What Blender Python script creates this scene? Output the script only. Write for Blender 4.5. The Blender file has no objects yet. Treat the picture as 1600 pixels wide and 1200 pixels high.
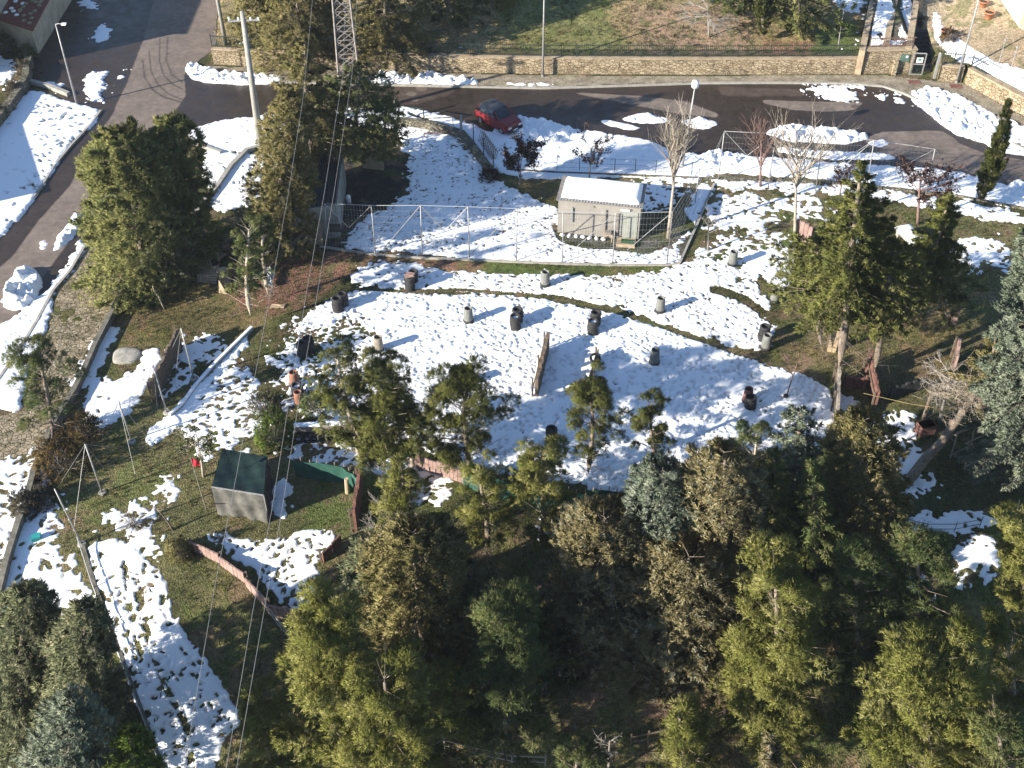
import bpy, math, random
import numpy as np
from mathutils import Vector
R_ = math.radians
random.seed(7); RNG = np.random.default_rng(7)
SC = bpy.context.scene
# ---------------------------------------------------------------- camera
FPX, PITCH, CH = 1900.0, R_(42.0), 44.0        # focal length in px of a 1600 px wide frame, tilt, height
cam = bpy.data.cameras.new('camera'); camo = bpy.data.objects.new('camera', cam)
SC.collection.objects.link(camo); SC.camera = camo
camo.location = (0, 0, CH); camo.rotation_euler = (math.pi/2 - PITCH, 0, 0)
cam.sensor_width = 36; cam.lens = FPX/1600*36; cam.clip_start = 0.5; cam.clip_end = 3000
# ---------------------------------------------------------------- light
SUN_EL = R_(22.0)
SUN_TO = (math.cos(R_(29.0)), math.sin(R_(29.0)))    # ground direction in which shadows fall
world = bpy.data.worlds.new('World'); SC.world = world; world.use_nodes = True
wn = world.node_tree; wn.nodes.clear()
sky = wn.nodes.new('ShaderNodeTexSky'); sky.sky_type = 'NISHITA'; sky.sun_disc = False
sky.sun_elevation = SUN_EL; sky.sun_rotation = math.atan2(-SUN_TO[0], -SUN_TO[1])
sky.altitude = 900; sky.air_density = 1.0; sky.dust_density = 0.3; sky.ozone_density = 2.5
bg = wn.nodes.new('ShaderNodeBackground'); bg.inputs[1].default_value = 0.096
wo = wn.nodes.new('ShaderNodeOutputWorld')
wn.links.new(sky.outputs[0], bg.inputs[0]); wn.links.new(bg.outputs[0], wo.inputs[0])
sl = bpy.data.lights.new('sun', 'SUN'); sl.energy = 5.0; sl.angle = R_(0.5); sl.color = (1.0, 0.915, 0.785)
so = bpy.data.objects.new('sun', sl); SC.collection.objects.link(so)
sd = Vector((SUN_TO[0]*math.cos(SUN_EL), SUN_TO[1]*math.cos(SUN_EL), -math.sin(SUN_EL)))
so.rotation_euler = sd.to_track_quat('-Z', 'Y').to_euler(); so.location = (-60, -20, 60)
SC.view_settings.view_transform = 'Standard'; SC.view_settings.look = 'None'
SC.view_settings.exposure = 1.33; SC.view_settings.gamma = 1.0
SC.render.engine = 'CYCLES'
SC.cycles.max_bounces = 4; SC.cycles.diffuse_bounces = 2; SC.cycles.glossy_bounces = 2
SC.cycles.transmission_bounces = 3; SC.cycles.transparent_max_bounces = 4
SC.cycles.caustics_reflective = False; SC.cycles.caustics_refractive = False
SC.cycles.use_denoising = True
# ---------------------------------------------------------------- projection helpers (photo pixels, 1600x1200)
sP, cP = math.sin(PITCH), math.cos(PITCH)
def raydir(px, py):
    u, v = px-800.0, py-600.0
    return (u, FPX*cP - v*sP, -FPX*sP - v*cP)
def flat(px, py, z=0.0):
    dx, dy, dz = raydir(px, py); t = (z-CH)/dz
    return (dx*t, dy*t)
def proj(x, y, z):
    zz = CH - z
    d = y*cP + zz*sP
    return (800 + FPX*x/d, 600 + FPX*(zz*cP - y*sP)/d)
def pxm(x, y, z=0.0): return FPX/(y*cP + (CH-z)*sP)   # photo pixels per metre there
def inpoly(X, Y, poly):
    r = np.zeros(X.shape, bool); n = len(poly)
    for i in range(n):
        x1, y1 = poly[i]; x2, y2 = poly[(i+1) % n]
        if y1 == y2: continue
        c = ((Y >= min(y1, y2)) & (Y < max(y1, y2)))
        r ^= c & (X < (x2-x1)*(Y-y1)/(y2-y1)+x1)
    return r
# terrace behind the stone wall
TERR = [(lambda q: (q[0], q[1]+e))(flat(*p)) for *p, e in [(332,100,.52),(430,106,.52),(560,110,.52),(850,116,.52),(1100,117,.52),(1345,116,.52),(1423,114,.55),(1424,113.5,4.1),(1459,112,4.1),(1460.5,116,.6),(1464,126,.55),(1505,131,.55),(1600,183,.6),(1800,293,.6)]]
TERRP = TERR + [(120, 60), (120, 420), (-40, 420), (TERR[0][0]-2, 120)]
BEDP = [(lambda q: (q[0], q[1]+.55))(flat(*p)) for p in [(1345,116),(1423,114)]] + [flat(*p, 1.9) for p in [(1446,-90),(1382,-90)]]
def wally(x):
    return np.interp(x, [p[0] for p in TERR], [p[1] for p in TERR])
def TZ(x, y):
    x = np.asarray(x, float); y = np.asarray(y, float)
    m = inpoly(x, y, TERRP)
    d = np.clip(y - wally(x), 0, 60); fd = np.clip(38.5-y, 0, 20)      # the hill falls away towards the camera
    return np.where(inpoly(x, y, BEDP), 1.8 + 0.11*d, np.where(m, 1.15 + 0.11*d, -0.40*fd*fd/(fd+4)))
def at(px, py, dz=0.0):
    z = 0.0
    for _ in range(30):
        x, y = flat(px, py, z); z2 = float(TZ(x, y))
        if abs(z2-z) < 1e-3: break
        z = 0.5*(z+z2) if _ > 3 else z2
    return Vector((x, y, z+dz))
def height_to(b, py):          # height above b at which something standing on b reaches image row py
    k = (600-py)/FPX
    # (zz*cP - y*sP) = -k (y*cP + zz*sP)
    zz = b.y*(sP - k*cP)/(cP + k*sP)
    return CH - zz - b.z
# ---------------------------------------------------------------- mesh + object helpers
COL = SC.collection
def np_mesh(name, V, Fq, smooth=False):
    me = bpy.data.meshes.new(name); V = np.asarray(V, np.float32); Fq = np.asarray(Fq, np.int32)
    k = Fq.shape[1]; n = len(Fq)
    me.vertices.add(len(V)); me.vertices.foreach_set('co', V.ravel())
    me.loops.add(n*k); me.loops.foreach_set('vertex_index', Fq.ravel())
    me.polygons.add(n); me.polygons.foreach_set('loop_start', np.arange(0, n*k, k, dtype=np.int32))
    if smooth: me.polygons.foreach_set('use_smooth', np.ones(n, bool))
    me.update(calc_edges=True); return me
def vcol(me, name, C4):
    a = me.color_attributes.new(name, 'FLOAT_COLOR', 'POINT'); a.data.foreach_set('color', np.asarray(C4, np.float32).ravel())
def link(name, me, mat=None, parent=None):
    o = bpy.data.objects.new(name, me); COL.objects.link(o)
    if mat is not None: me.materials.clear(); me.materials.append(mat)
    if parent is not None: o.parent = parent
    return o
def tag(o, label=None, cat=None, group=None, kind=None):
    if label: o['label'] = label
    if cat: o['category'] = cat
    if group: o['group'] = group
    if kind: o['kind'] = kind
    elif cat: o['kind'] = 'thing'
    return o
def empty(name, loc, rz=0.0, label=None, cat=None, group=None, rot=None, s=1.0):
    o = bpy.data.objects.new(name, None); COL.objects.link(o); o.location = loc
    o.rotation_euler = rot if rot else (0, 0, rz); o.scale = (s, s, s); o.empty_display_size = 0.2
    return tag(o, label, cat, group)
class MB:
    def __init__(s): s.v = []; s.f = []
    def add(s, vs, fs):
        n = len(s.v); s.v += [tuple(p) for p in vs]; s.f += [tuple(i+n for i in f) for f in fs]; return s
    def hexa(s, p):       # 8 corners: bottom 4 ccw, top 4 ccw
        return s.add(p, [(3,2,1,0),(4,5,6,7),(0,1,5,4),(1,2,6,5),(2,3,7,6),(3,0,4,7)])
    def box(s, c, d, rz=0.0, tilt=0.0):
        ca, sa = math.cos(rz), math.sin(rz); ct, st = math.cos(tilt), math.sin(tilt)
        P = []
        for z in (-.5, .5):
            for x, y in ((-.5,-.5),(.5,-.5),(.5,.5),(-.5,.5)):
                X, Y, Z = x*d[0], y*d[1], z*d[2]
                X, Z = X*ct+Z*st, -X*st+Z*ct
                P.append((c[0]+X*ca-Y*sa, c[1]+X*sa+Y*ca, c[2]+Z))
        return s.hexa(P)
    def beam(s, a, b, w, h):   # box from a to b, width w (horizontal), height h
        a, b = Vector(a), Vector(b); d = (b-a).normalized()
        sx = d.cross(Vector((0,0,1)))
        if sx.length < 1e-3: sx = Vector((1,0,0))
        sx.normalize(); up = sx.cross(d).normalized()
        P = []
        for e in (a, b):
            P += [e - sx*w/2 - up*h/2, e + sx*w/2 - up*h/2, e + sx*w/2 + up*h/2, e - sx*w/2 + up*h/2]
        return s.add(P, [(0,1,2,3),(7,6,5,4),(1,0,4,5),(2,1,5,6),(3,2,6,7),(0,3,7,4)])
    def tube(s, pts, rad, n=8, cap=True):
        pts = [Vector(p) for p in pts]
        if not hasattr(rad, '__len__'): rad = [rad]*len(pts)
        V = []; F = []
        ref = Vector((0.3, 0.1, 1)).normalized()
        for i, p in enumerate(pts):
            d = (pts[min(i+1, len(pts)-1)] - pts[max(i-1, 0)]).normalized()
            a = d.cross(ref)
            if a.length < 0.1: a = d.cross(Vector((1, 0, 0)))
            a.normalize(); b = d.cross(a)
            for k in range(n):
                t = 2*math.pi*k/n; V.append(p + (a*math.cos(t)+b*math.sin(t))*rad[i])
        for i in range(len(pts)-1):
            for k in range(n):
                F.append((i*n+k, i*n+(k+1) % n, (i+1)*n+(k+1) % n, (i+1)*n+k))
        if cap: F.append(tuple(range(n-1, -1, -1))); F.append(tuple((len(pts)-1)*n+k for k in range(n)))
        return s.add(V, F)
    def lathe(s, prof, c=(0,0,0), n=20, closed=False):
        V = []; F = []; m = len(prof)
        for r, z in prof:
            for k in range(n):
                t = 2*math.pi*k/n; V.append((c[0]+r*math.cos(t), c[1]+r*math.sin(t), c[2]+z))
        for i in range(m if closed else m-1):
            j = (i+1) % m
            for k in range(n):
                F.append((i*n+k, i*n+(k+1) % n, j*n+(k+1) % n, j*n+k))
        return s.add(V, F)
    def mesh(s, name, smooth=False):
        me = bpy.data.meshes.new(name); me.from_pydata(s.v, [], s.f)
        if smooth:
            for p in me.polygons: p.use_smooth = True
        me.update(); return me
    def build(s, name, mat, parent=None, smooth=False):
        return link(name, s.mesh(name, smooth), mat, parent)
def copy_tree(o, parent=None):
    c = o.copy(); COL.objects.link(c)
    if parent is not None: c.parent = parent
    for ch in list(o.children): copy_tree(ch, c)
    return c
# ---------------------------------------------------------------- materials
MATS = {}
def mat(name, c1, c2=None, rough=0.9, scale=3.0, detail=6.0, bump=0.0, bscale=None, metal=0.0, contrast=(0.35, 0.65), stretch=None, spec=0.3):
    if name in MATS: return MATS[name]
    m = bpy.data.materials.new(name); m.use_nodes = True; nt = m.node_tree; N = nt.nodes; L = nt.links
    b = N['Principled BSDF']; b.inputs['Roughness'].default_value = rough; b.inputs['Metallic'].default_value = metal
    b.inputs['Specular IOR Level'].default_value = spec
    tc = N.new('ShaderNodeTexCoord'); co = tc.outputs['Object']
    if stretch:
        mp = N.new('ShaderNodeMapping'); mp.inputs['Scale'].default_value = stretch; L.new(co, mp.inputs[0]); co = mp.outputs[0]
    no = N.new('ShaderNodeTexNoise'); no.inputs['Scale'].default_value = scale; no.inputs['Detail'].default_value = detail
    no.inputs['Roughness'].default_value = 0.65; L.new(co, no.inputs['Vector'])
    rp = N.new('ShaderNodeValToRGB'); rp.color_ramp.elements[0].position = contrast[0]; rp.color_ramp.elements[1].position = contrast[1]
    rp.color_ramp.elements[0].color = (*c1, 1); rp.color_ramp.elements[1].color = (*(c2 or tuple(x*1.35 for x in c1)), 1)
    L.new(no.outputs[0], rp.inputs[0]); L.new(rp.outputs[0], b.inputs['Base Color'])
    if bump:
        n2 = N.new('ShaderNodeTexNoise'); n2.inputs['Scale'].default_value = bscale or scale*3; n2.inputs['Detail'].default_value = 4
        L.new(co, n2.inputs['Vector']); bp = N.new('ShaderNodeBump'); bp.inputs['Strength'].default_value = bump
        bp.inputs['Distance'].default_value = 0.05; L.new(n2.outputs[0], bp.inputs['Height']); L.new(bp.outputs[0], b.inputs['Normal'])
    MATS[name] = m; return m
def stone_mat(name, ca, cb, mortar, scale, bump=0.6, squash=(1,1,1), gap=0.06):
    m = bpy.data.materials.new(name); m.use_nodes = True; nt = m.node_tree; N = nt.nodes; L = nt.links
    b = N['Principled BSDF']; b.inputs['Roughness'].default_value = 0.95; b.inputs['Specular IOR Level'].default_value = 0.2
    tc = N.new('ShaderNodeTexCoord'); mp = N.new('ShaderNodeMapping'); mp.inputs['Scale'].default_value = squash
    L.new(tc.outputs['Object'], mp.inputs[0])
    v1 = N.new('ShaderNodeTexVoronoi'); v1.inputs['Scale'].default_value = scale; L.new(mp.outputs[0], v1.inputs['Vector'])
    v2 = N.new('ShaderNodeTexVoronoi'); v2.feature = 'DISTANCE_TO_EDGE'; v2.inputs['Scale'].default_value = scale; L.new(mp.outputs[0], v2.inputs['Vector'])
    sep = N.new('ShaderNodeSeparateColor'); L.new(v1.outputs['Color'], sep.inputs[0])
    mx = N.new('ShaderNodeMix'); mx.data_type = 'RGBA'; mx.inputs[6].default_value = (*ca, 1); mx.inputs[7].default_value = (*cb, 1); L.new(sep.outputs[0], mx.inputs[0])
    no = N.new('ShaderNodeTexNoise'); no.inputs['Scale'].default_value = 1.3; no.inputs['Detail'].default_value = 6; L.new(tc.outputs['Object'], no.inputs['Vector'])
    m3 = N.new('ShaderNodeMix'); m3.data_type = 'RGBA'; m3.blend_type = 'MULTIPLY'; m3.inputs[0].default_value = 0.7
    r3 = N.new('ShaderNodeValToRGB'); r3.color_ramp.elements[0].position = .35; r3.color_ramp.elements[0].color = (.45,.43,.4,1); r3.color_ramp.elements[1].position = .6
    L.new(no.outputs[0], r3.inputs[0]); L.new(mx.outputs[2], m3.inputs[6]); L.new(r3.outputs[0], m3.inputs[7])
    rp = N.new('ShaderNodeValToRGB'); rp.color_ramp.elements[0].position = 0.0; rp.color_ramp.elements[1].position = gap
    L.new(v2.outputs['Distance'], rp.inputs[0])
    m2 = N.new('ShaderNodeMix'); m2.data_type = 'RGBA'; m2.inputs[6].default_value = (*mortar, 1); L.new(m3.outputs[2], m2.inputs[7]); L.new(rp.outputs[0], m2.inputs[0])
    L.new(m2.outputs[2], b.inputs['Base Color'])
    bp = N.new('ShaderNodeBump'); bp.inputs['Strength'].default_value = bump; bp.inputs['Distance'].default_value = 0.06
    L.new(rp.outputs[0], bp.inputs['Height']); L.new(bp.outputs[0], b.inputs['Normal'])
    MATS[name] = m; return m
def attr_mat(name, attr, rough=0.95, scale=6.0, bump=0.5, bd=0.05, lo=0.55, hi=1.45, spec=0.2, rough_from_alpha=False, speck=None):
    """base colour from a painted albedo layer, broken up by two octaves of noise"""
    m = bpy.data.materials.new(name); m.use_nodes = True; nt = m.node_tree; N = nt.nodes; L = nt.links
    b = N['Principled BSDF']; b.inputs['Roughness'].default_value = rough; b.inputs['Specular IOR Level'].default_value = spec
    at_ = N.new('ShaderNodeAttribute'); at_.attribute_name = attr
    tc = N.new('ShaderNodeTexCoord')
    no = N.new('ShaderNodeTexNoise'); no.inputs['Scale'].default_value = scale; no.inputs['Detail'].default_value = 8; no.inputs['Roughness'].default_value = 0.7
    L.new(tc.outputs['Object'], no.inputs['Vector'])
    mr = N.new('ShaderNodeMapRange'); mr.inputs[1].default_value = 0.3; mr.inputs[2].default_value = 0.7; mr.inputs[3].default_value = lo; mr.inputs[4].default_value = hi
    L.new(no.outputs[0], mr.inputs[0])
    mu = N.new('ShaderNodeVectorMath'); mu.operation = 'SCALE'; L.new(at_.outputs['Color'], mu.inputs[0]); L.new(mr.outputs[0], mu.inputs['Scale'])
    out = mu.outputs[0]
    if speck:
        n3 = N.new('ShaderNodeTexNoise'); n3.inputs['Scale'].default_value = speck[1]; n3.inputs['Detail'].default_value = 5; L.new(tc.outputs['Object'], n3.inputs['Vector'])
        r = N.new('ShaderNodeValToRGB'); r.color_ramp.elements[0].position = speck[2]; r.color_ramp.elements[1].position = speck[2]+.08; L.new(n3.outputs[0], r.inputs[0])
        mx = N.new('ShaderNodeMix'); mx.data_type = 'RGBA'; L.new(r.outputs[0], mx.inputs[0]); L.new(out, mx.inputs[6]); mx.inputs[7].default_value = (*speck[0], 1); out = mx.outputs[2]
    L.new(out, b.inputs['Base Color'])
    if rough_from_alpha: L.new(at_.outputs['Alpha'], b.inputs['Roughness'])
    if bump:
        n2 = N.new('ShaderNodeTexNoise'); n2.inputs['Scale'].default_value = scale*2.5; n2.inputs['Detail'].default_value = 5
        L.new(tc.outputs['Object'], n2.inputs['Vector']); bp = N.new('ShaderNodeBump'); bp.inputs['Strength'].default_value = bump
        bp.inputs['Distance'].default_value = bd; L.new(n2.outputs[0], bp.inputs['Height']); L.new(bp.outputs[0], b.inputs['Normal'])
    MATS[name] = m; return m
# ================================================================ TERRAIN, ROAD, SNOW
X0, X1, Y0, Y1 = -50.0, 50.0, 23.0, 108.0
CELL = 0.065
nx, ny = int((X1-X0)/CELL)+1, int((Y1-Y0)/CELL)+1
gx = X0 + np.arange(nx)*CELL; gy = Y0 + np.arange(ny)*CELL
GX, GY = np.meshgrid(gx, gy)                      # [ny, nx]
GZ = TZ(GX, GY)
dep = GY*cP + (CH-GZ)*sP
PX = 800 + FPX*GX/dep; PY = 600 + FPX*((CH-GZ)*cP - GY*sP)/dep
def vnoise(X, Y, s, seed, octv=4, pers=0.55):
    r = np.random.default_rng(seed); out = np.zeros(X.shape); amp = 1.0; tot = 0
    for o in range(octv):
        G = r.random((256, 256)); fx = X/s*(2**o)+37.3*o; fy = Y/s*(2**o)+11.7*o
        ix = np.floor(fx).astype(int); iy = np.floor(fy).astype(int); tx = fx-ix; ty = fy-iy
        tx = tx*tx*(3-2*tx); ty = ty*ty*(3-2*ty)
        a = G[iy & 255, ix & 255]; b = G[iy & 255, (ix+1) & 255]; c = G[(iy+1) & 255, ix & 255]; d = G[(iy+1) & 255, (ix+1) & 255]
        out += amp*((a*(1-tx)+b*tx)*(1-ty)+(c*(1-tx)+d*tx)*ty); tot += amp; amp *= pers
    return out/tot - 0.5
def box1(A, r, ax):
    k = 2*r+1; P = np.pad(A, [(r+1, r) if i == ax else (0, 0) for i in (0, 1)], mode='edge').cumsum(ax)
    return (P[k:] - P[:-k])/k if ax == 0 else (P[:, k:] - P[:, :-k])/k
def blur(A, rm):
    r = max(1, int(round(rm/CELL)))
    for _ in range(2):
        A = box1(A, r, 0); A = box1(A, r, 1)
    return A
def mask(*polys):
    M = np.zeros(PX.shape, bool)
    for p in polys: M |= inpoly(PX, PY, p)
    return M
def linemask(pts, w):         # pixels within w px of a polyline
    D = np.full(PX.shape, 1e9)
    for (a, b), (c, d) in zip(pts[:-1], pts[1:]):
        vx, vy = c-a, d-b; t = np.clip(((PX-a)*vx+(PY-b)*vy)/(vx*vx+vy*vy+1e-9), 0, 1)
        D = np.minimum(D, (PX-a-t*vx)**2+(PY-b-t*vy)**2)
    return D < w*w
n1 = vnoise(GX, GY, 2.2, 1); n2 = vnoise(GX, GY, 0.5, 2, 3); n3 = vnoise(GX, GY, 9.0, 3, 3); n4 = vnoise(GX+50, GY, 0.9, 5, 3); n5 = vnoise(GX, GY+30, 0.28, 6, 2)
# --------------------------- road
ROADP = [(60,-60),(345,-60),(338,75),(300,105),(330,127),(560,133),(850,139),(1100,131),(1290,131),(1380,136),(1440,160),(1500,187),(1605,237),(1900,380),(1900,360),(1605,306),(1500,290),(1300,272),(1100,262),(900,246),(780,222),(700,195),(600,170),(430,182),(300,207),(245,227),(200,290),(150,335),(128,375),(72,460),(0,535),(-150,700),(-150,520),(0,365),(60,295),(130,200),(158,172),(112,162),(40,128),(50,95),(80,60)]
roadm = mask(ROADP)
# --------------------------- snow depth field: > 0 is snow. (polygon, edge raggedness, thickness, feet per m2, foot depth, foot length)
SNOW = [
 ([(60,165),(110,168),(152,186),(112,224),(62,300),(28,348),(8,350),(55,240)], .1, .18, 2.2, .19, .42),
 ([(322,236),(400,238),(446,240),(440,262),(412,268),(410,292),(392,322),(352,330),(322,322),(332,285),(318,262)], .45, .09, 1.5, .08, .36),
 ([(1130,375),(1200,362),(1230,380),(1150,395),(1100,405)], 1.4, .03, 5, .08, .4),
 ([(440,590),(436,560),(452,520),(480,490),(520,464),(560,452),(640,458),(700,459),(800,462),(860,468),(950,487),(1030,512),(1130,545),(1200,570),(1265,590),(1298,612),(1306,640),(1303,690),(1260,700),(1180,705),(1080,745),(1000,775),(880,755),(760,735),(700,715),(640,700),(560,665),(480,645),(445,620)], .30, .115, 13, .082, .28),
 ([(436,600),(436,550),(450,520),(490,484),(560,470),(600,520),(560,600),(520,650),(470,650),(440,630)], .9, .03, 9, .07, .34),
 ([(540,430),(585,408),(660,412),(700,424),(800,428),(1000,432),(1060,415),(1100,402),(1150,395),(1200,385),(1238,395),(1238,440),(1200,470),(1215,500),(1190,548),(1130,538),(1040,507),(960,480),(860,462),(700,455),(560,450)], .4, .075, 12, .065, .32),
 ([(1060,420),(1110,405),(1160,395),(1230,400),(1235,440),(1205,465),(1170,455),(1120,430)], .4, .09, 3, .09, .45),
 ([(526,388),(580,332),(640,305),(640,255),(624,205),(640,190),(715,200),(740,240),(770,282),(830,308),(880,330),(872,362),(930,378),(1000,395),(1062,384),(1062,412),(960,412),(800,406),(650,396)], .5, .065, 13, .072, .24),
 ([(640,398),(650,385),(800,392),(960,398),(1062,385),(1062,413),(960,412),(800,407),(660,398)], .1, .08, 0.3, .03, .3),
 ([(1000,282),(1060,290),(1055,345),(1003,335)], .9, .04, 5, .07, .4),
 ([(300,218),(290,207),(345,188),(430,178),(445,182),(600,163),(640,166),(720,188),(762,207),(812,185),(860,190),(905,206),(1030,226),(1062,243),(1110,236),(1160,242),(1300,254),(1480,266),(1620,300),(1620,330),(1480,304),(1300,280),(1120,270),(1080,288),(1010,276),(960,278),(880,280),(820,280),(780,270),(735,232),(720,208),(640,200),(620,205),(590,195),(440,200),(440,232),(400,236),(350,238),(325,232)], .35, .12, .5, .08, .36),
 ([(1110,279),(1250,287),(1400,302),(1480,312),(1620,338),(1620,352),(1540,345),(1450,325),(1300,302),(1120,292)], .5, .06, 2, .06, .36),
 ([(1090,290),(1116,290),(1082,350),(1062,392),(1046,400),(1066,345)], .5, .08, .5, .05, .3),
 ([(1110,325),(1140,312),(1170,305),(1200,315),(1212,340),(1180,360),(1110,357)], .8, .06, 4, .08, .45),
 ([(1208,308),(1270,313),(1300,330),(1290,345),(1240,330),(1205,325)], 1., .05, 3, .08, .45),
 ([(1310,290),(1385,300),(1470,318),(1470,326),(1385,312),(1310,300)], .5, .06, 1, .08, .45),
 ([(-60,430),(-60,190),(20,165),(50,140),(110,160),(158,172),(152,192),(112,225),(62,300),(20,350),(0,375)], .15, .18, .35, .12, .5),
 ([(-80,640),(-80,600),(0,508),(32,488),(76,452),(110,405),(130,365),(134,385),(112,425),(86,452),(72,520),(42,590),(36,640),(18,645),(8,640)], .3, .12, .6, .07, .4),
 ([(165,508),(182,504),(180,520),(152,582),(132,612),(112,604),(140,545)], .4, .08, .3, .05, .3),
 ([(248,538),(252,566),(226,610),(202,645),(152,672),(134,640),(136,612),(152,588),(172,600),(208,582),(228,552)], .4, .07, .3, .08, .4),
 ([(255,760),(262,750),(278,746),(275,768),(262,782),(250,800),(248,775)], .8, .05, 1, .06, .3),
 ([(285,540),(330,520),(350,540),(300,590),(262,612),(270,570)], 1.2, .03, 3, .08, .4),
 ([(262,650),(300,610),(350,565),(392,512),(388,540),(350,580),(322,620),(280,645),(300,650),(255,690),(225,695),(235,665)], .35, .12, .6, .07, .35),
 ([(300,650),(330,600),(345,580),(375,560),(395,600),(410,640),(388,690),(330,706),(300,690)], .95, .05, 8, .08, .38),
 ([(265,645),(310,615),(330,640),(290,668),(262,660)], .5, .05, 1, .08, .38),
 ([(340,706),(392,698),(394,712),(345,714)], .6, .06, 0, 0, .3),
 ([(-60,735),(0,722),(55,708),(72,740),(78,800),(104,862),(132,920),(140,960),(60,952),(-60,960)], .8, .06, 3, .08, .45),
 ([(128,850),(150,846),(190,838),(214,850),(236,880),(262,905),(272,960),(312,1022),(352,1080),(384,1130),(352,1145),(330,1215),(258,1215),(205,1075),(162,945)], .22, .085, 8, .10, .34),
 ([(165,820),(240,790),(250,850),(230,880),(190,850)], 1.1, .04, 5, .08, .4),
 ([(308,838),(330,826),(375,842),(420,842),(470,830),(520,828),(524,842),(500,872),(500,945),(440,945),(415,915),(380,880),(335,850)], .3, .065, 13, .085, .34),
 ([(425,752),(445,748),(458,775),(450,806),(424,812)], .5, .1, 0, .05, .3),
 ([(470,652),(556,648),(556,664),(470,662)], .6, .07, 2, .06, .3),
 ([(452,678),(500,690),(450,705)], 1.3, .04, 3, .06, .3),
 ([(478,712),(560,698),(600,715),(640,722),(690,728),(700,760),(660,790),(640,770),(600,735),(560,722)], 1.0, .04, 7, .07, .35),
 ([(1308,612),(1330,618),(1348,634),(1318,642),(1306,640)], .6, .06, 2, .08, .4),
 ([(1318,640),(1350,655),(1372,655),(1395,645),(1432,640),(1428,675),(1450,712),(1414,748),(1395,735),(1372,705),(1345,668)], .45, .05, 5, .09, .42),
 ([(1412,775),(1440,750),(1468,732),(1468,762),(1446,776)], .8, .05, 2, .08, .4),
 ([(1388,808),(1430,800),(1480,796),(1530,802),(1566,812),(1545,824),(1500,836),(1460,834),(1410,828)], .5, .06, 1.5, .08, .4),
 ([(1470,872),(1500,856),(1545,858),(1540,874),(1505,900),(1488,892)], 1.3, .05, 2, .08, .45),
 ([(1400,885),(1440,935),(1424,960),(1398,920)], 1.1, .05, 2, .08, .45),
 ([(1500,382),(1545,372),(1576,378),(1572,420),(1530,412),(1508,420)], 1.0, .05, 2, .08, .45),
 ([(1340,362),(1362,365),(1360,380),(1342,378)], .6, .05, 1, .08, .4),
 ([(640,745),(672,735),(680,760),(700,790),(660,775)], 1.1, .04, 3, .08, .4),
 ([(870,795),(960,790),(960,820),(880,845),(860,830)], 1.3, .04, 2, .08, .4),
 ([(128,-5),(148,4),(148,15),(132,11)], .5, .1, 0, 0, .3),
 ([(158,36),(166,38),(172,50),(168,66),(152,66),(150,50)], .5, .12, 0, 0, .3),
 ([(128,116),(168,112),(156,148),(160,158),(150,160),(136,138)], .5, .14, 0, 0, .3),
 ([(45,119),(60,124),(98,134),(96,140),(58,130)], .6, .1, 0, 0, .3),
 ([(186,130),(192,112),(202,106),(200,116),(190,132)], .5, .1, 0, 0, .3),
 ([(-40,92),(0,88),(24,95),(16,130),(-40,145)], .7, .08, 2, .08, .4),
 ([(1258,140),(1270,133),(1332,134),(1340,150),(1325,158),(1275,152),(1300,146)], .8, .09, 0, 0, .4),
 ([(1363,143),(1374,146),(1392,152),(1386,163),(1376,158)], .6, .09, 0, 0, .4),
 ([(1394,149),(1404,152),(1412,160),(1411,170),(1400,162)], .6, .09, 0, 0, .4),
 ([(1455,12),(1466,20),(1472,42),(1500,62),(1530,82),(1555,95),(1610,112),(1610,158),(1560,135),(1530,112),(1488,88),(1466,70),(1458,45)], .35, .08, 1, .06, .35),
 ([(1436,12),(1444,14),(1448,46),(1438,50)], .5, .06, 0, 0, .4),
 ([(380,74),(435,74),(440,84),(378,84)], .8, .06, 1, .06, .35),
 ([(655,84),(700,80),(745,90),(740,94),(655,92)], .7, .06, 1, .06, .35),
 ([(1045,93),(1080,90),(1105,95),(1100,98),(1045,97)], .7, .06, 0, .06, .35),
 ([(1300,-20),(1350,-20),(1346,22),(1310,14)], .6, .06, 0, .06, .35),
 ([(1305,78),(1318,76),(1318,82),(1308,83)], .4, .08, 0, 0, .35),
 ([(1360,-60),(1375,-60),(1383,0),(1378,80),(1356,80)], .6, .06, 0, 0, .35),
 ([(1387,-60),(1396,0),(1390,60),(1372,62),(1376,0),(1372,-60)], .4, .06, 0, 0, .35),
 ([(1404,-60),(1428,-60),(1424,60),(1402,62),(1412,20)], .4, .06, 0, 0, .35),
 ([(1355,62),(1420,62),(1420,74),(1355,74)], .6, .06, 0, 0, .35),
]
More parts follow.
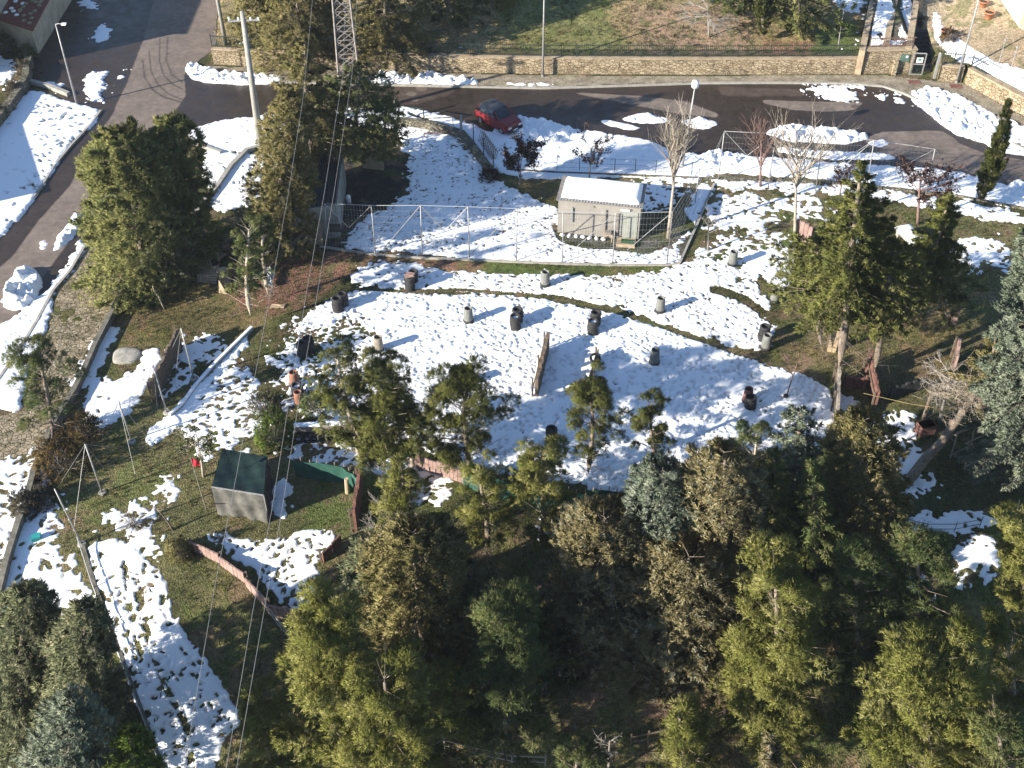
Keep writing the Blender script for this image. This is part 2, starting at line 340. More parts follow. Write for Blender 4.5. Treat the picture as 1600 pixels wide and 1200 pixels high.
# ploughed lumps beside the road: (polygon, height)
LUMPS = [
 ([(288,108),(300,97),(340,112),(400,116),(442,118),(442,130),(385,133),(330,130),(300,124)], .45),
 ([(562,127),(600,114),(630,121),(650,122),(670,108),(690,118),(720,122),(748,128),(750,135),(640,133),(566,132)], .50),
 ([(784,130),(830,128),(888,132),(888,137),(790,136)], .22),
 ([(966,186),(1000,177),(1030,181),(1052,189),(1030,193),(1000,193)], .22),
 ([(928,187),(960,189),(1008,200),(984,204),(950,196)], .18),
 ([(1006,204),(1030,208),(1020,210)], .1),
 ([(868,200),(905,202),(1000,216),(1024,222),(990,230),(900,213),(870,208)], .18),
 ([(1062,188),(1100,183),(1124,193),(1112,201),(1080,201)], .25),
 ([(1193,208),(1228,194),(1290,200),(1352,208),(1358,216),(1320,226),(1230,221)], .42),
 ([(1215,229),(1300,236),(1390,240),(1402,250),(1300,250),(1212,238)], .2),
 ([(1350,222),(1380,216),(1392,226),(1370,232)], .15),
 ([(1420,146),(1450,135),(1482,142),(1520,160),(1567,186),(1620,205),(1620,228),(1545,226),(1492,210),(1450,178),(1425,158)], .35),
 ([(1540,225),(1620,225),(1620,245),(1560,238)], .25),
 ([(4,470),(14,440),(30,422),(56,420),(66,440),(60,465),(30,486),(8,480)], .75),
 ([(78,395),(90,370),(104,352),(118,330),(126,336),(118,366),(100,386)], .4),
 ([(62,378),(76,372),(74,388),(64,392)], .2),
 ([(70,420),(76,418),(74,432)], .15),
 ([(20,500),(40,488),(34,498),(22,506)], .1),
 ([(780,200),(815,183),(870,192),(905,208),(880,225),(820,215)], .5),
 ([(1085,255),(1110,235),(1165,243),(1150,262),(1100,265)], .45),
 ([(700,200),(740,192),(770,215),(750,235),(720,215)], .2),
 ([(1180,250),(1300,256),(1450,268),(1440,280),(1300,272),(1180,262)], .22),
 ([(1560,300),(1590,280),(1640,300),(1640,318),(1580,315)], .45),
]
S = np.full(PX.shape, -1.0); TH = np.full(PX.shape, .06)
feet = np.zeros(PX.shape); rr = np.random.default_rng(11)
SNOWM = np.zeros(PX.shape, bool)
for poly, rag, th, fd, fdep, fl in SNOW:
    xs_ = [flat(*p) for p in poly]; zoff = 8
    m = inpoly(PX, PY, poly)
    if not m.any(): continue
    iy, ix = np.where(m); a0, a1, b0, b1 = max(0, iy.min()-20), iy.max()+21, max(0, ix.min()-20), ix.max()+21
    sub = np.s_[a0:a1, b0:b1]
    bl = blur(m[sub].astype(float), 0.20+.25*min(rag,1)) - 0.5
    s = bl*2 + rag*(2.6*n1[sub] + 2.4*n2[sub] + 1.6*n5[sub])*1.15 + rag*.20 + .35*n5[sub] + .3*n2[sub]
    s = np.where(blur(m[sub].astype(float), .5) < .02, -1, s)
    up = s > S[sub]; TH[sub] = np.where(up & (s > -.3), th, TH[sub]); S[sub] = np.maximum(S[sub], s)
    SNOWM[sub] |= m[sub]
    nf = int(m.sum()*CELL*CELL*fd*1.55)
    if nf:
        pick = rr.integers(0, len(iy), nf); trail = rr.random(nf) < .5
        fld = n4[iy[pick], ix[pick]]+.6*n1[iy[pick], ix[pick]]
        for k in range(nf):
            if fld[k] < rr.uniform(-.22, .10): continue
            cy_, cx_ = gy[iy[pick[k]]], gx[ix[pick[k]]]
            ang = rr.normal(.3, 1.0) if trail[k] else rr.uniform(0, math.pi)
            L_ = fl*rr.uniform(.6, 1.15)/2; W_ = L_*rr.uniform(.38, .62); q = int(L_*1.7/CELL)+1
            jy, jx = int((cy_-Y0)/CELL), int((cx_-X0)/CELL)
            y0, y1, x0, x1 = max(0, jy-q), min(ny, jy+q+1), max(0, jx-q), min(nx, jx+q+1)
            dx, dy = GX[y0:y1, x0:x1]-cx_, GY[y0:y1, x0:x1]-cy_
            u = dx*math.cos(ang)+dy*math.sin(ang); v = -dx*math.sin(ang)+dy*math.cos(ang)
            e = (u/L_)**2+(v/W_)**2
            feet[y0:y1, x0:x1] = np.maximum(feet[y0:y1, x0:x1], fdep*rr.uniform(.5, 1.25)*np.clip(1.5-e, -.2, 1)*(e < 2.4))
# lines worn clear of snow
bare = linemask([(560,452),(640,456),(720,452),(800,459),(880,465),(950,483),(1000,498),(1060,520),(1130,545),(1200,566)], 1.8)
bare |= linemask([(1115,452),(1160,465),(1200,495)], 6) | linemask([(1190,440),(1215,470),(1210,500)], 8)
bare |= mask([(862,352),(872,374),(905,387),(960,390),(1010,397),(1050,382),(1085,352),(1062,325),(1003,335),(1003,366)]) | linemask([(640,178),(700,200),(730,235)], 2)
trk = (linemask([(212,905),(222,960),(240,1020),(262,1080),(290,1130),(300,1200)], 6) | linemask([(196,880),(204,960),(222,1030)], 4)) & (n5+n2 > .03)
S = np.where(trk, np.minimum(S, -.1), S)
S = np.where(blur(bare.astype(float), .12) + .8*n2 + .4*n5 > .38, np.minimum(S, -.30+.9*n2), S)
DEPTH = np.clip(S, -1, 1.0)
snowh = np.where(DEPTH > 0, TH*(1-np.exp(-DEPTH*2.6)), DEPTH*.3) - feet
snowh += np.where((DEPTH > 0) & (DEPTH < .7), (.7-DEPTH)*.085*n5, 0)
snowh += np.where(DEPTH > 0, .012*n2*DEPTH + .03*n1*np.clip(DEPTH, 0, 1), 0)
for poly, h in LUMPS:
    m = inpoly(PX, PY, poly)
    if not m.any(): continue
    iy, ix = np.where(m); sub = np.s_[max(0, iy.min()-16):iy.max()+17, max(0, ix.min()-16):ix.max()+17]
    bl = blur(m[sub].astype(float), 0.2)
    big = np.abs(vnoise(GX[sub], GY[sub], .7, 21, 3, .5))*2.2; h = h*.72; 
    hh = h*(np.clip(bl*1.9-.75+.9*n2[sub]+.3*n5[sub], -1, 1.0)*(.40+1.6*big) + .12*n5[sub]*(bl > .1)) - .02
    snowh[sub] = np.maximum(snowh[sub], hh)
snowh = np.clip(snowh, -.06, 2)
clip_road = roadm & ~SNOWM
stp = np.zeros(PX.shape); stp[:, :-1] += np.abs(np.diff(GZ, axis=1)); stp[:-1] += np.abs(np.diff(GZ, axis=0)); stp = blur(stp, .2) > .025
snowh[stp & (PY < 200)] = -.05
vis = snowh > -0.012
F = vis[:-1, :-1] | vis[1:, :-1] | vis[:-1, 1:] | vis[1:, 1:]
# only build snow where it could be seen
vw = (PX > -60) & (PX < 1660) & (PY < 1240); F &= vw[:-1, :-1]
used = np.zeros(PX.shape, bool); used[:-1, :-1] |= F; used[1:, :-1] |= F; used[:-1, 1:] |= F; used[1:, 1:] |= F
idx = np.full(PX.shape, -1, np.int64); idx[used] = np.arange(used.sum())
fy, fx = np.where(F)
SV = np.stack([GX[used], GY[used], (GZ+snowh)[used]], 1)
SF = np.stack([idx[fy, fx], idx[fy, fx+1], idx[fy+1, fx+1], idx[fy+1, fx]], 1)
snow_me = np_mesh('snow', SV, SF, True)
# snow colour: clean white, greyer where it is thin or trodden
dirt = np.clip(.40 - snowh*9 + np.clip(feet, 0, 1)*5 + .5*n4, 0, 1)[used]
CLEAN, DIRTY = np.array([.80, .82, .85]), np.array([.50, .48, .44])
vcol(snow_me, 'albedo', np.concatenate([CLEAN + (DIRTY-CLEAN)*(dirt**1.6)[:, None], np.ones((len(dirt), 1))], 1))
M_snow = attr_mat('snow_surface', 'albedo', rough=.75, scale=9, bump=.35, bd=.03, lo=.96, hi=1.03, spec=.3)
tag(link('snow', snow_me, M_snow), kind='structure')
# --------------------------- ground
gxs = np.concatenate([[-900,-400,-200,-120,-80,-60], np.arange(X0, X1+.01, .2), [60,80,120,200,400,900]])
gys = np.concatenate([[-600,-200,-60,-10,10,18], np.arange(Y0, Y1+.01, .2), [112,120,140,200,400,900]])
AX, AY = np.meshgrid(gxs, gys); AZ = TZ(AX, AY)
def samp(A):     # sample a fine field at the coarse nodes
    jx = np.clip(((AX-X0)/CELL).round().astype(int), 0, nx-1); jy = np.clip(((AY-Y0)/CELL).round().astype(int), 0, ny-1)
    return A[jy, jx]
rm = samp(blur(roadm.astype(float), .25))
C = np.zeros(PX.shape+(3,), np.float32)
base = np.array([.050,.052,.022]); C[:] = base
def paint(poly, col, soft=.9, jit=1.6):
    global C
    m = inpoly(PX, PY, poly)
    if not m.any(): return
    w = np.clip((blur(m.astype(float), soft)-.5)*2.2+.5+jit*(n1*1.3+n2+n3), 0, 1)[..., None]*(blur(m.astype(float), soft*2) > .05)[..., None]
    C = C*(1-w) + np.array(col, np.float32)*w
GREEN, MOSS, OCHRE, MULCH, PINK, GRAVEL, YARD, DARK = (.075,.098,.030), (.100,.092,.042), (.165,.125,.058), (.170,.092,.066), (.170,.110,.080), (.115,.110,.102), (.27,.215,.145), (.030,.028,.024)
paint([(-100,640),(0,640),(200,500),(420,470),(440,560),(430,700),(560,700),(760,790),(760,850),(560,860),(480,960),(300,900),(140,1000),(-60,1000)], MOSS)
paint([(205,455),(260,425),(330,440),(400,470),(430,500),(400,540),(285,520),(240,545),(160,560),(175,500)], OCHRE)
paint([(320,430),(400,400),(480,395),(560,388),(700,396),(600,412),(540,430),(480,480),(440,495),(385,490)], MULCH, .4, .3)
paint([(1060,420),(1110,300),(1250,300),(1500,330),(1600,350),(1600,480),(1480,640),(1320,650),(1260,580),(1190,560),(1210,470)], MOSS)
paint([(1250,480),(1330,480),(1500,470),(1510,620),(1440,600),(1330,560),(1230,570)], OCHRE)
paint([(640,400),(700,408),(1060,418),(1150,385),(1240,370),(1240,400),(1100,432),(960,437),(760,428),(640,425)], GREEN, .3)
paint([(640,400),(760,412),(740,425),(650,420)], MULCH, .3)
paint([(430,800),(560,740),(720,790),(720,840),(560,860),(500,835),(420,830)], GREEN)
paint([(270,880),(420,940),(470,1020),(420,1130),(380,1130),(300,990)], MOSS)
paint([(400,980),(460,960),(450,1040),(410,1050)], GREEN)
paint([(860,1080),(960,1060),(1130,1010),(1160,1060),(1130,1130),(980,1150),(880,1120)], PINK)
paint([(900,1030),(1080,1020),(1100,1050),(940,1080)], PINK)
paint([(560,1100),(860,1100),(1200,1150),(1200,1240),(560,1240)], MOSS)
paint([(330,-80),(1350,-80),(1350,88),(640,82),(330,82)], (.225,.172,.090))
paint([(800,-80),(960,-80),(950,40),(1000,80),(820,85),(780,40)], (.135,.135,.055), .8, 1.2)
paint([(980,10),(1160,0),(1190,85),(1000,85)], (.25,.175,.115))
paint([(1190,62),(1300,66),(1300,88),(1190,88)], (.22,.13,.085), .3)
paint([(1270,45),(1345,30),(1345,86),(1270,84)], GREEN, .3)
paint([(1350,-80),(1440,-80),(1430,80),(1350,80)], (.10,.085,.07), .3)
paint([(1430,-80),(1620,-80),(1700,120),(1700,200),(1600,140),(1540,110),(1480,80),(1430,60)], YARD, .3, .2)
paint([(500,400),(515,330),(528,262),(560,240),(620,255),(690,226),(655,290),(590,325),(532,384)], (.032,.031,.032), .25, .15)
paint([(865,352),(1080,352),(1065,400),(1000,398),(880,372)], GRAVEL, .3, .2)
paint([(780,275),(880,270),(880,318),(830,306)], (.11,.085,.04), .3)
paint([(1080,262),(1500,300),(1500,310),(1080,278)], (.10,.085,.05), .2)
paint([(560,452),(640,456),(800,460),(950,485),(1200,568),(1200,556),(950,475),(800,452),(640,448)], (.10,.085,.045), .15)
paint([(0,-60),(110,-60),(100,90),(30,130),(0,140),(-80,140)], (.06,.055,.025))
bw = np.clip((n1+1.2*n4+.6*n2-.06)*5, 0, .75)[..., None]*(PY[..., None] > 90); C = C*(1-bw)+np.array([.125,.092,.058])*bw
gw = np.clip((n1*1.2-n4+.8*n2-.10)*5, 0, .6)[..., None]; C = C*(1-gw)+np.array([.060,.082,.024])*gw
C = C*1.22
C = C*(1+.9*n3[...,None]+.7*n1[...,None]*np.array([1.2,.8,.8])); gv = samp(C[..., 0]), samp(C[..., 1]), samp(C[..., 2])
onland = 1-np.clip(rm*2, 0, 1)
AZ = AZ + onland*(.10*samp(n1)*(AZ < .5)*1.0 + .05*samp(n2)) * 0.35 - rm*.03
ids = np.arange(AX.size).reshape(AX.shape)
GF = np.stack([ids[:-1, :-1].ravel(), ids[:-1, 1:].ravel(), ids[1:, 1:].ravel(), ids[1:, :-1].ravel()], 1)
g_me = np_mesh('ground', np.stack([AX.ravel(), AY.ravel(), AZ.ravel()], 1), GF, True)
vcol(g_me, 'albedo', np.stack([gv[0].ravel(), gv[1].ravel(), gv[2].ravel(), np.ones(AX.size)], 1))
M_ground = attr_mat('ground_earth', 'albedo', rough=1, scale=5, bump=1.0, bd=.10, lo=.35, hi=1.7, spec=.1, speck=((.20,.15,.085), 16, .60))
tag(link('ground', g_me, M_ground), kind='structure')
# --------------------------- asphalt, cobbles, pavement: sheets cut on the fine grid
def sheet(name, m, lift, mt, cols=None, step=2, zfun=None):
    mm = m[::step, ::step]; Fm = mm[:-1, :-1] & mm[1:, :-1] & mm[:-1, 1:] & mm[1:, 1:]
    u = np.zeros(mm.shape, bool); u[:-1, :-1] |= Fm; u[1:, :-1] |= Fm; u[:-1, 1:] |= Fm; u[1:, 1:] |= Fm
    ii = np.full(mm.shape, -1, np.int64); ii[u] = np.arange(u.sum()); a, b = np.where(Fm)
    Z = GZ[::step, ::step]+lift
    if zfun is not None: Z = Z + zfun[::step, ::step]
    me = np_mesh(name, np.stack([GX[::step, ::step][u], GY[::step, ::step][u], Z[u]], 1), np.stack([ii[a, b], ii[a, b+1], ii[a+1, b+1], ii[a+1, b]], 1), True)
    if cols is not None: vcol(me, 'albedo', cols[::step, ::step][u])
    return tag(link(name, me, mt), kind='structure')
WET, DRY, MID = np.array([.037,.027,.021,.42]), np.array([.162,.131,.110,.85]), np.array([.074,.054,.043,.6])
RC = np.zeros(PX.shape+(4,), np.float32); RC[:] = WET
def rpaint(poly, col, soft=.15, jit=.25):
    global RC
    m = inpoly(PX, PY, poly).astype(float); w = np.clip((blur(m, soft)-.5)*4+.5+jit*(n1*2+n2*1.5), 0, 1)[..., None]*(blur(m, soft*2.5) > .03)[..., None]
    RC = RC*(1-w)+col*w
rpaint([(250,-60),(345,-60),(338,75),(296,105),(288,118),(290,150),(262,190),(235,235),(180,300),(120,360),(70,430),(20,500),(-60,590),(-60,470),(20,400),(60,345),(110,290),(142,225),(175,180),(198,130),(225,60),(240,0)], DRY)
rpaint([(130,205),(160,215),(195,225),(205,232),(190,215),(150,205)], WET, .1)
rpaint([(890,144),(1000,150),(1070,158),(1095,168),(1123,178),(1120,184),(1060,178),(1010,168),(940,155)], DRY)
rpaint([(1190,156),(1240,158),(1350,160),(1335,172),(1290,175),(1240,172),(1195,162)], DRY)
rpaint([(1350,215),(1380,206),(1470,204),(1490,215),(1500,225),(1540,240),(1600,250),(1640,280),(1600,290),(1480,262),(1420,250),(1360,236)], DRY)
rpaint([(640,130),(720,134),(700,150),(640,165),(600,160),(590,145)], MID, .3, .5)
rpaint([(1120,135),(1250,140),(1260,150),(1130,150)], MID, .3, .5)
for arc in ([(223,95),(226,120),(238,140),(256,152),(284,160)], [(233,80),(236,112),(247,132),(262,146),(286,156)], [(250,60),(249,95),(256,118),(270,132),(286,140)], [(262,60),(260,95),(268,116),(284,128)]):
    w = (linemask(arc, 1.1)*.65)[..., None]; RC = RC*(1-w)+WET*w
for x_, y_, r_, c_ in ((658,138,9,DRY),(643,147,8,DRY),(648,156,6,DRY),(1335,166,6,MID),(1348,148,7,MID),(1305,152,8,MID)):
    w = ((((PX-x_)/r_)**2+((PY-y_)/(r_*.45))**2 < 1)*.7)[..., None]; RC = RC*(1-w)+c_*w
M_road = attr_mat('asphalt', 'albedo', rough=.8, scale=3, bump=.15, bd=.01, lo=.8, hi=1.2, spec=.35, rough_from_alpha=True)
RC[..., :3] *= (1+.55*n1+.35*n2+.35*n5+.3*n3)[..., None]
RC[..., 3] = np.clip(RC[..., 3]+.5*n2, .25, .95)
sheet('road', roadm, .004, M_road, RC, step=1)
M_cob = stone_mat('cobble_stones', (.28,.23,.155), (.40,.34,.25), (.12,.10,.055), 4.2, .8, gap=.10)
COBP = [(-60,790),(-60,660),(18,645),(38,640),(44,590),(74,520),(88,452),(112,425),(134,385),(165,385),(205,430),(212,436),(196,460),(166,505),(140,545),(112,604),(84,650),(66,690),(58,706),(0,722),(-60,735)]
sheet('cobbled_bank', mask(COBP) & ~roadm, .010, M_cob)
M_pave = stone_mat('paving_setts', (.27,.23,.17), (.38,.33,.25), (.12,.11,.09), 5.5, .5)
sheet('pavement', mask([(322,104),(430,108),(560,112),(850,119),(1100,120),(1290,118),(1378,118),(1464,128),(1505,131),(1600,184),(1760,272),(1760,310),(1605,236),(1500,186),(1440,159),(1380,135),(1290,130),(1100,130),(850,138),(560,132),(328,126)]), .09, M_pave)
kb = MB()
kl = [flat(*p) for p in [(328,127),(440,130),(560,133),(700,136),(850,139),(980,135),(1100,131),(1200,130.5),(1290,131),(1340,132.5),(1380,136),(1410,146),(1440,160),(1500,187),(1560,214),(1640,253)]]
for a, b in zip(kl[:-1], kl[1:]): kb.beam((*a, .06), (*b, .06), .16, .13)
M_conc = mat('concrete', (.26,.25,.22), (.38,.36,.32), .9, 2.5, bump=.2)
tag(kb.build('kerb', M_conc), kind='structure')
kb = MB()
for pts in ([(158,174),(140,198),(112,228),(84,262),(62,298),(30,335),(-10,372)], [(132,388),(110,425),(84,455),(60,500),(30,550),(0,592),(-40,650)]):
    kl = [flat(*p) for p in pts]
    for a, b in zip(kl[:-1], kl[1:]): kb.beam((*a, .07), (*b, .07), .16, .14)
tag(kb.build('kerb', M_conc), kind='structure')
# ================================================================ VEGETATION
def leaf_mat(name, c1, c2, c3=None, trans=.32):
    m = bpy.data.materials.new(name); m.use_nodes = True; nt = m.node_tree; N = nt.nodes; L = nt.links; N.clear()
    o = N.new('ShaderNodeOutputMaterial'); at_ = N.new('ShaderNodeAttribute'); at_.attribute_name = 'tint'
    sep = N.new('ShaderNodeSeparateColor'); L.new(at_.outputs['Color'], sep.inputs[0])
    r = N.new('ShaderNodeValToRGB'); e = r.color_ramp.elements; e[0].color = (*c1, 1); e[1].color = (*c2, 1); e[0].position = .15; e[1].position = .75
    if c3: x = e.new(.97); x.color = (*c3, 1)
    L.new(sep.outputs[0], r.inputs[0])
    fn = N.new('ShaderNodeAttribute'); fn.attribute_name = 'fn'
    d = N.new('ShaderNodeBsdfDiffuse'); t = N.new('ShaderNodeBsdfTranslucent'); mx = N.new('ShaderNodeMixShader'); mx.inputs[0].default_value = trans
    L.new(r.outputs[0], d.inputs[0]); L.new(r.outputs[0], t.inputs[0]); L.new(d.outputs[0], mx.inputs[1]); L.new(t.outputs[0], mx.inputs[2]); L.new(mx.outputs[0], o.inputs[0]); L.new(fn.outputs['Vector'], d.inputs['Normal'])
    MATS[name] = m; return m
LM = {
 'pine':   leaf_mat('needles_bright_pine', (0.213,0.235,0.058), (0.438,0.424,0.136), (0.500,0.495,0.252)),
 'pinedk': leaf_mat('needles_dark_pine', (0.109,0.157,0.064), (0.257,0.286,0.107), (0.439,0.394,0.213)),
 'olive':  leaf_mat('needles_olive', (0.173,0.170,0.066), (0.389,0.340,0.150), (0.485,0.427,0.270)),
 'gold':   leaf_mat('needles_tan', (0.216,0.191,0.090), (0.452,0.391,0.214), (0.466,0.489,0.373)),
 'blue':   leaf_mat('needles_blue_spruce', (0.156,0.198,0.143), (0.370,0.423,0.310), (0.460,0.460,0.389)),
 'grey':   leaf_mat('needles_grey_green', (0.140,0.171,0.093), (0.327,0.340,0.197), (0.500,0.467,0.311)),
 'cedar':  leaf_mat('needles_cedar', (0.152,0.198,0.076), (0.405,0.392,0.148), (0.500,0.493,0.216)),
 'cypress':leaf_mat('cypress_scales', (0.087,0.113,0.029), (0.218,0.235,0.073), (0.290,0.291,0.117)),
 'bright': leaf_mat('leaves_bright', (0.099,0.158,0.029), (0.218,0.297,0.066), (0.290,0.317,0.106)),
 'purple': leaf_mat('leaves_plum', (0.053,0.040,0.045), (0.158,0.086,0.079), (0.264,0.158,0.119)),
 'brownleaf': leaf_mat('leaves_brown', (0.106,0.079,0.037), (0.251,0.178,0.079), (0.343,0.224,0.106)),
 'greybush': leaf_mat('leaves_grey_brown', (0.086,0.079,0.055), (0.185,0.165,0.112), (0.264,0.224,0.158)),
 'rust':   leaf_mat('leaves_rusty', (0.172,0.086,0.037), (0.356,0.185,0.086), (0.360,0.264,0.132)),
 'grass':  leaf_mat('grass_blades', (0.095,0.144,0.031), (0.238,0.274,0.071), (0.412,0.333,0.158)),
 'straw':  leaf_mat('straw_blades', (0.158,0.112,0.059), (0.343,0.264,0.145), (0.360,0.356,0.224)),
}
LM['pinemid'] = leaf_mat('needles_mid_pine', (.135,.155,.048), (.285,.295,.09), (.36,.34,.16))
M_bark = mat('bark', (.12,.095,.075), (.26,.215,.17), .95, 6, bump=.6, stretch=(1,1,.25))
M_barkpale = mat('bark_pale', (.26,.22,.17), (.42,.37,.30), .95, 5, bump=.4, stretch=(1,1,.3))
M_barkgrey = mat('bark_grey', (.19,.175,.155), (.34,.31,.28), .95, 5, bump=.4)
M_barkred = mat('bark_reddish', (.15,.09,.075), (.27,.18,.15), .95, 6, bump=.3)
def nrm(A): return A/np.maximum(np.linalg.norm(A, axis=1, keepdims=True), 1e-6)
def tufts(P, D, tint, nb, L, W, spread, rng, flatz=1.0, tri=False):
    """nb pointed blades per tuft; returns mesh arrays"""
    n = len(P); P = np.repeat(P, nb, 0); D = np.repeat(D, nb, 0)
    r = rng.normal(size=(n*nb, 3)); r[:, 2] *= flatz
    d = nrm(D + spread*nrm(r)); ln = L*rng.uniform(.55, 1.2, (n*nb, 1)); w = W*rng.uniform(.6, 1.3, (n*nb, 1))
    sd_ = nrm(np.cross(d, rng.normal(size=(n*nb, 3))))
    q = P + rng.normal(size=P.shape)*L*.22
    fnv = nrm(1.0*D + .35*d + .35*nrm(rng.normal(size=D.shape)) + np.array([0, 0, .10]))
    if tri:
        V = np.stack([q-sd_*w, q+sd_*w, q+d*ln], 1).reshape(-1, 3); k = np.arange(n*nb)*3
        return V, np.stack([k, k+1, k+2], 1), np.repeat(np.clip(np.repeat(tint, nb) + rng.normal(0, .12, n*nb), 0, 1), 3), np.repeat(fnv, 3, 0)
    V = np.stack([q-sd_*w, q+sd_*w, q+d*ln*.62+sd_*w*.8, q+d*ln], 1).reshape(-1, 3)
    k = np.arange(n*nb)*4
    T = np.concatenate([np.stack([k, k+1, k+2], 1), np.stack([k, k+2, k+3], 1)], 0)
    tt = np.repeat(np.clip(np.repeat(tint, nb) + rng.normal(0, .12, n*nb), 0, 1), 4)
    return V, T, tt, np.repeat(fnv, 4, 0)
def leaf_obj(name, parts, mt, parent, twigs=None, bark=None):
    V = np.concatenate([p[0] for p in parts]); off = 0; T = []
    for p in parts: T.append(p[1]+off); off += len(p[0])
    tt = np.concatenate([p[2] for p in parts])
    FN = np.concatenate([p[3] for p in parts]); T = np.concatenate(T); nl_ = len(T)
    if twigs is not None:
        q = twigs[1]; tf = np.concatenate([q[:, [0, 1, 2]], q[:, [0, 2, 3]]])+len(V); V = np.concatenate([V, twigs[0]]); T = np.concatenate([T, tf]); tt = np.concatenate([tt, np.zeros(len(twigs[0]))]); FN = np.concatenate([FN, np.tile([[0, 0, 1.]], (len(twigs[0]), 1))])
    me = np_mesh(name, V, T); vcol(me, 'tint', np.stack([tt, tt, tt, np.ones(len(tt))], 1))
    fa = me.attributes.new('fn', 'FLOAT_VECTOR', 'POINT'); fa.data.foreach_set('vector', FN.astype(np.float32).ravel())
    o = link(name, me, mt, parent)
    if twigs is not None:
        me.materials.append(bark); mi = np.zeros(len(T), np.int32); mi[nl_:] = 1; me.polygons.foreach_set('material_index', mi)
    return o
def sticks(A, B, ra, rb):      # many 3-sided twigs at once
    d = nrm(B-A); s = nrm(np.cross(d, np.array([.31, .17, .93]))); u = np.cross(d, s); V = []
    ra = np.broadcast_to(np.asarray(ra, float).reshape(-1, 1), (len(A), 1)); rb = np.broadcast_to(np.asarray(rb, float).reshape(-1, 1), (len(A), 1))
    for (p, r) in ((A, ra), (B, rb)):
        for k in range(3):
            a = 2*math.pi*k/3; V.append(p + (s*math.cos(a)+u*math.sin(a))*r)
    V = np.stack(V, 1).reshape(-1, 3); k = np.arange(len(A))*6
    F = np.concatenate([np.stack([k+i, k+(i+1) % 3, k+3+(i+1) % 3, k+3+i], 1) for i in range(3)])
    return V, F
def join_sticks(L_):
    V = []; F = []; o = 0
    for v, f in L_: V.append(v); F.append(f+o); o += len(v)
    return np.concatenate(V), np.concatenate(F)
def rot2(v, a): return (v[0]*math.cos(a)-v[1]*math.sin(a), v[0]*math.sin(a)+v[1]*math.cos(a))
def tree_frame(base, top, w):
    b = at(*base); h = height_to(b, top[1]); sc = pxm(b.x, b.y, b.z+h*.55)
    tx, _ = proj(b.x, b.y, b.z+h); lean = (top[0]-tx)/pxm(b.x, b.y, b.z+h)
    return b, h, w/2/sc, lean
PROF = {
 'dome': lambda t: np.sqrt(np.clip(1-(.93*t)**2.2, .03, 1))*(.86+.14*np.sin(t*17)),
 'cone': lambda t: (1-t)**.85*(.55+.45*np.minimum(1, t*5+.2))+.03,
 'spruce': lambda t: (1-t)**.75*(.62+.38*np.sin(t*38)**2)*(np.minimum(1, t*6+.35))+.03,
 'round': lambda t: np.sqrt(np.clip(1-(2*t-.85)**2/1.35, .02, 1))*np.minimum(1, t*4+.35),
 'pine': lambda t: np.sqrt(np.clip(1-((t-.30)/.76)**2, .05, 1))*(.80+.20*np.sin(t*21+1)),
 'column': lambda t: np.minimum(1, t*5+.35)*np.clip(1.15*(1-t)**.45, .05, 1),
}
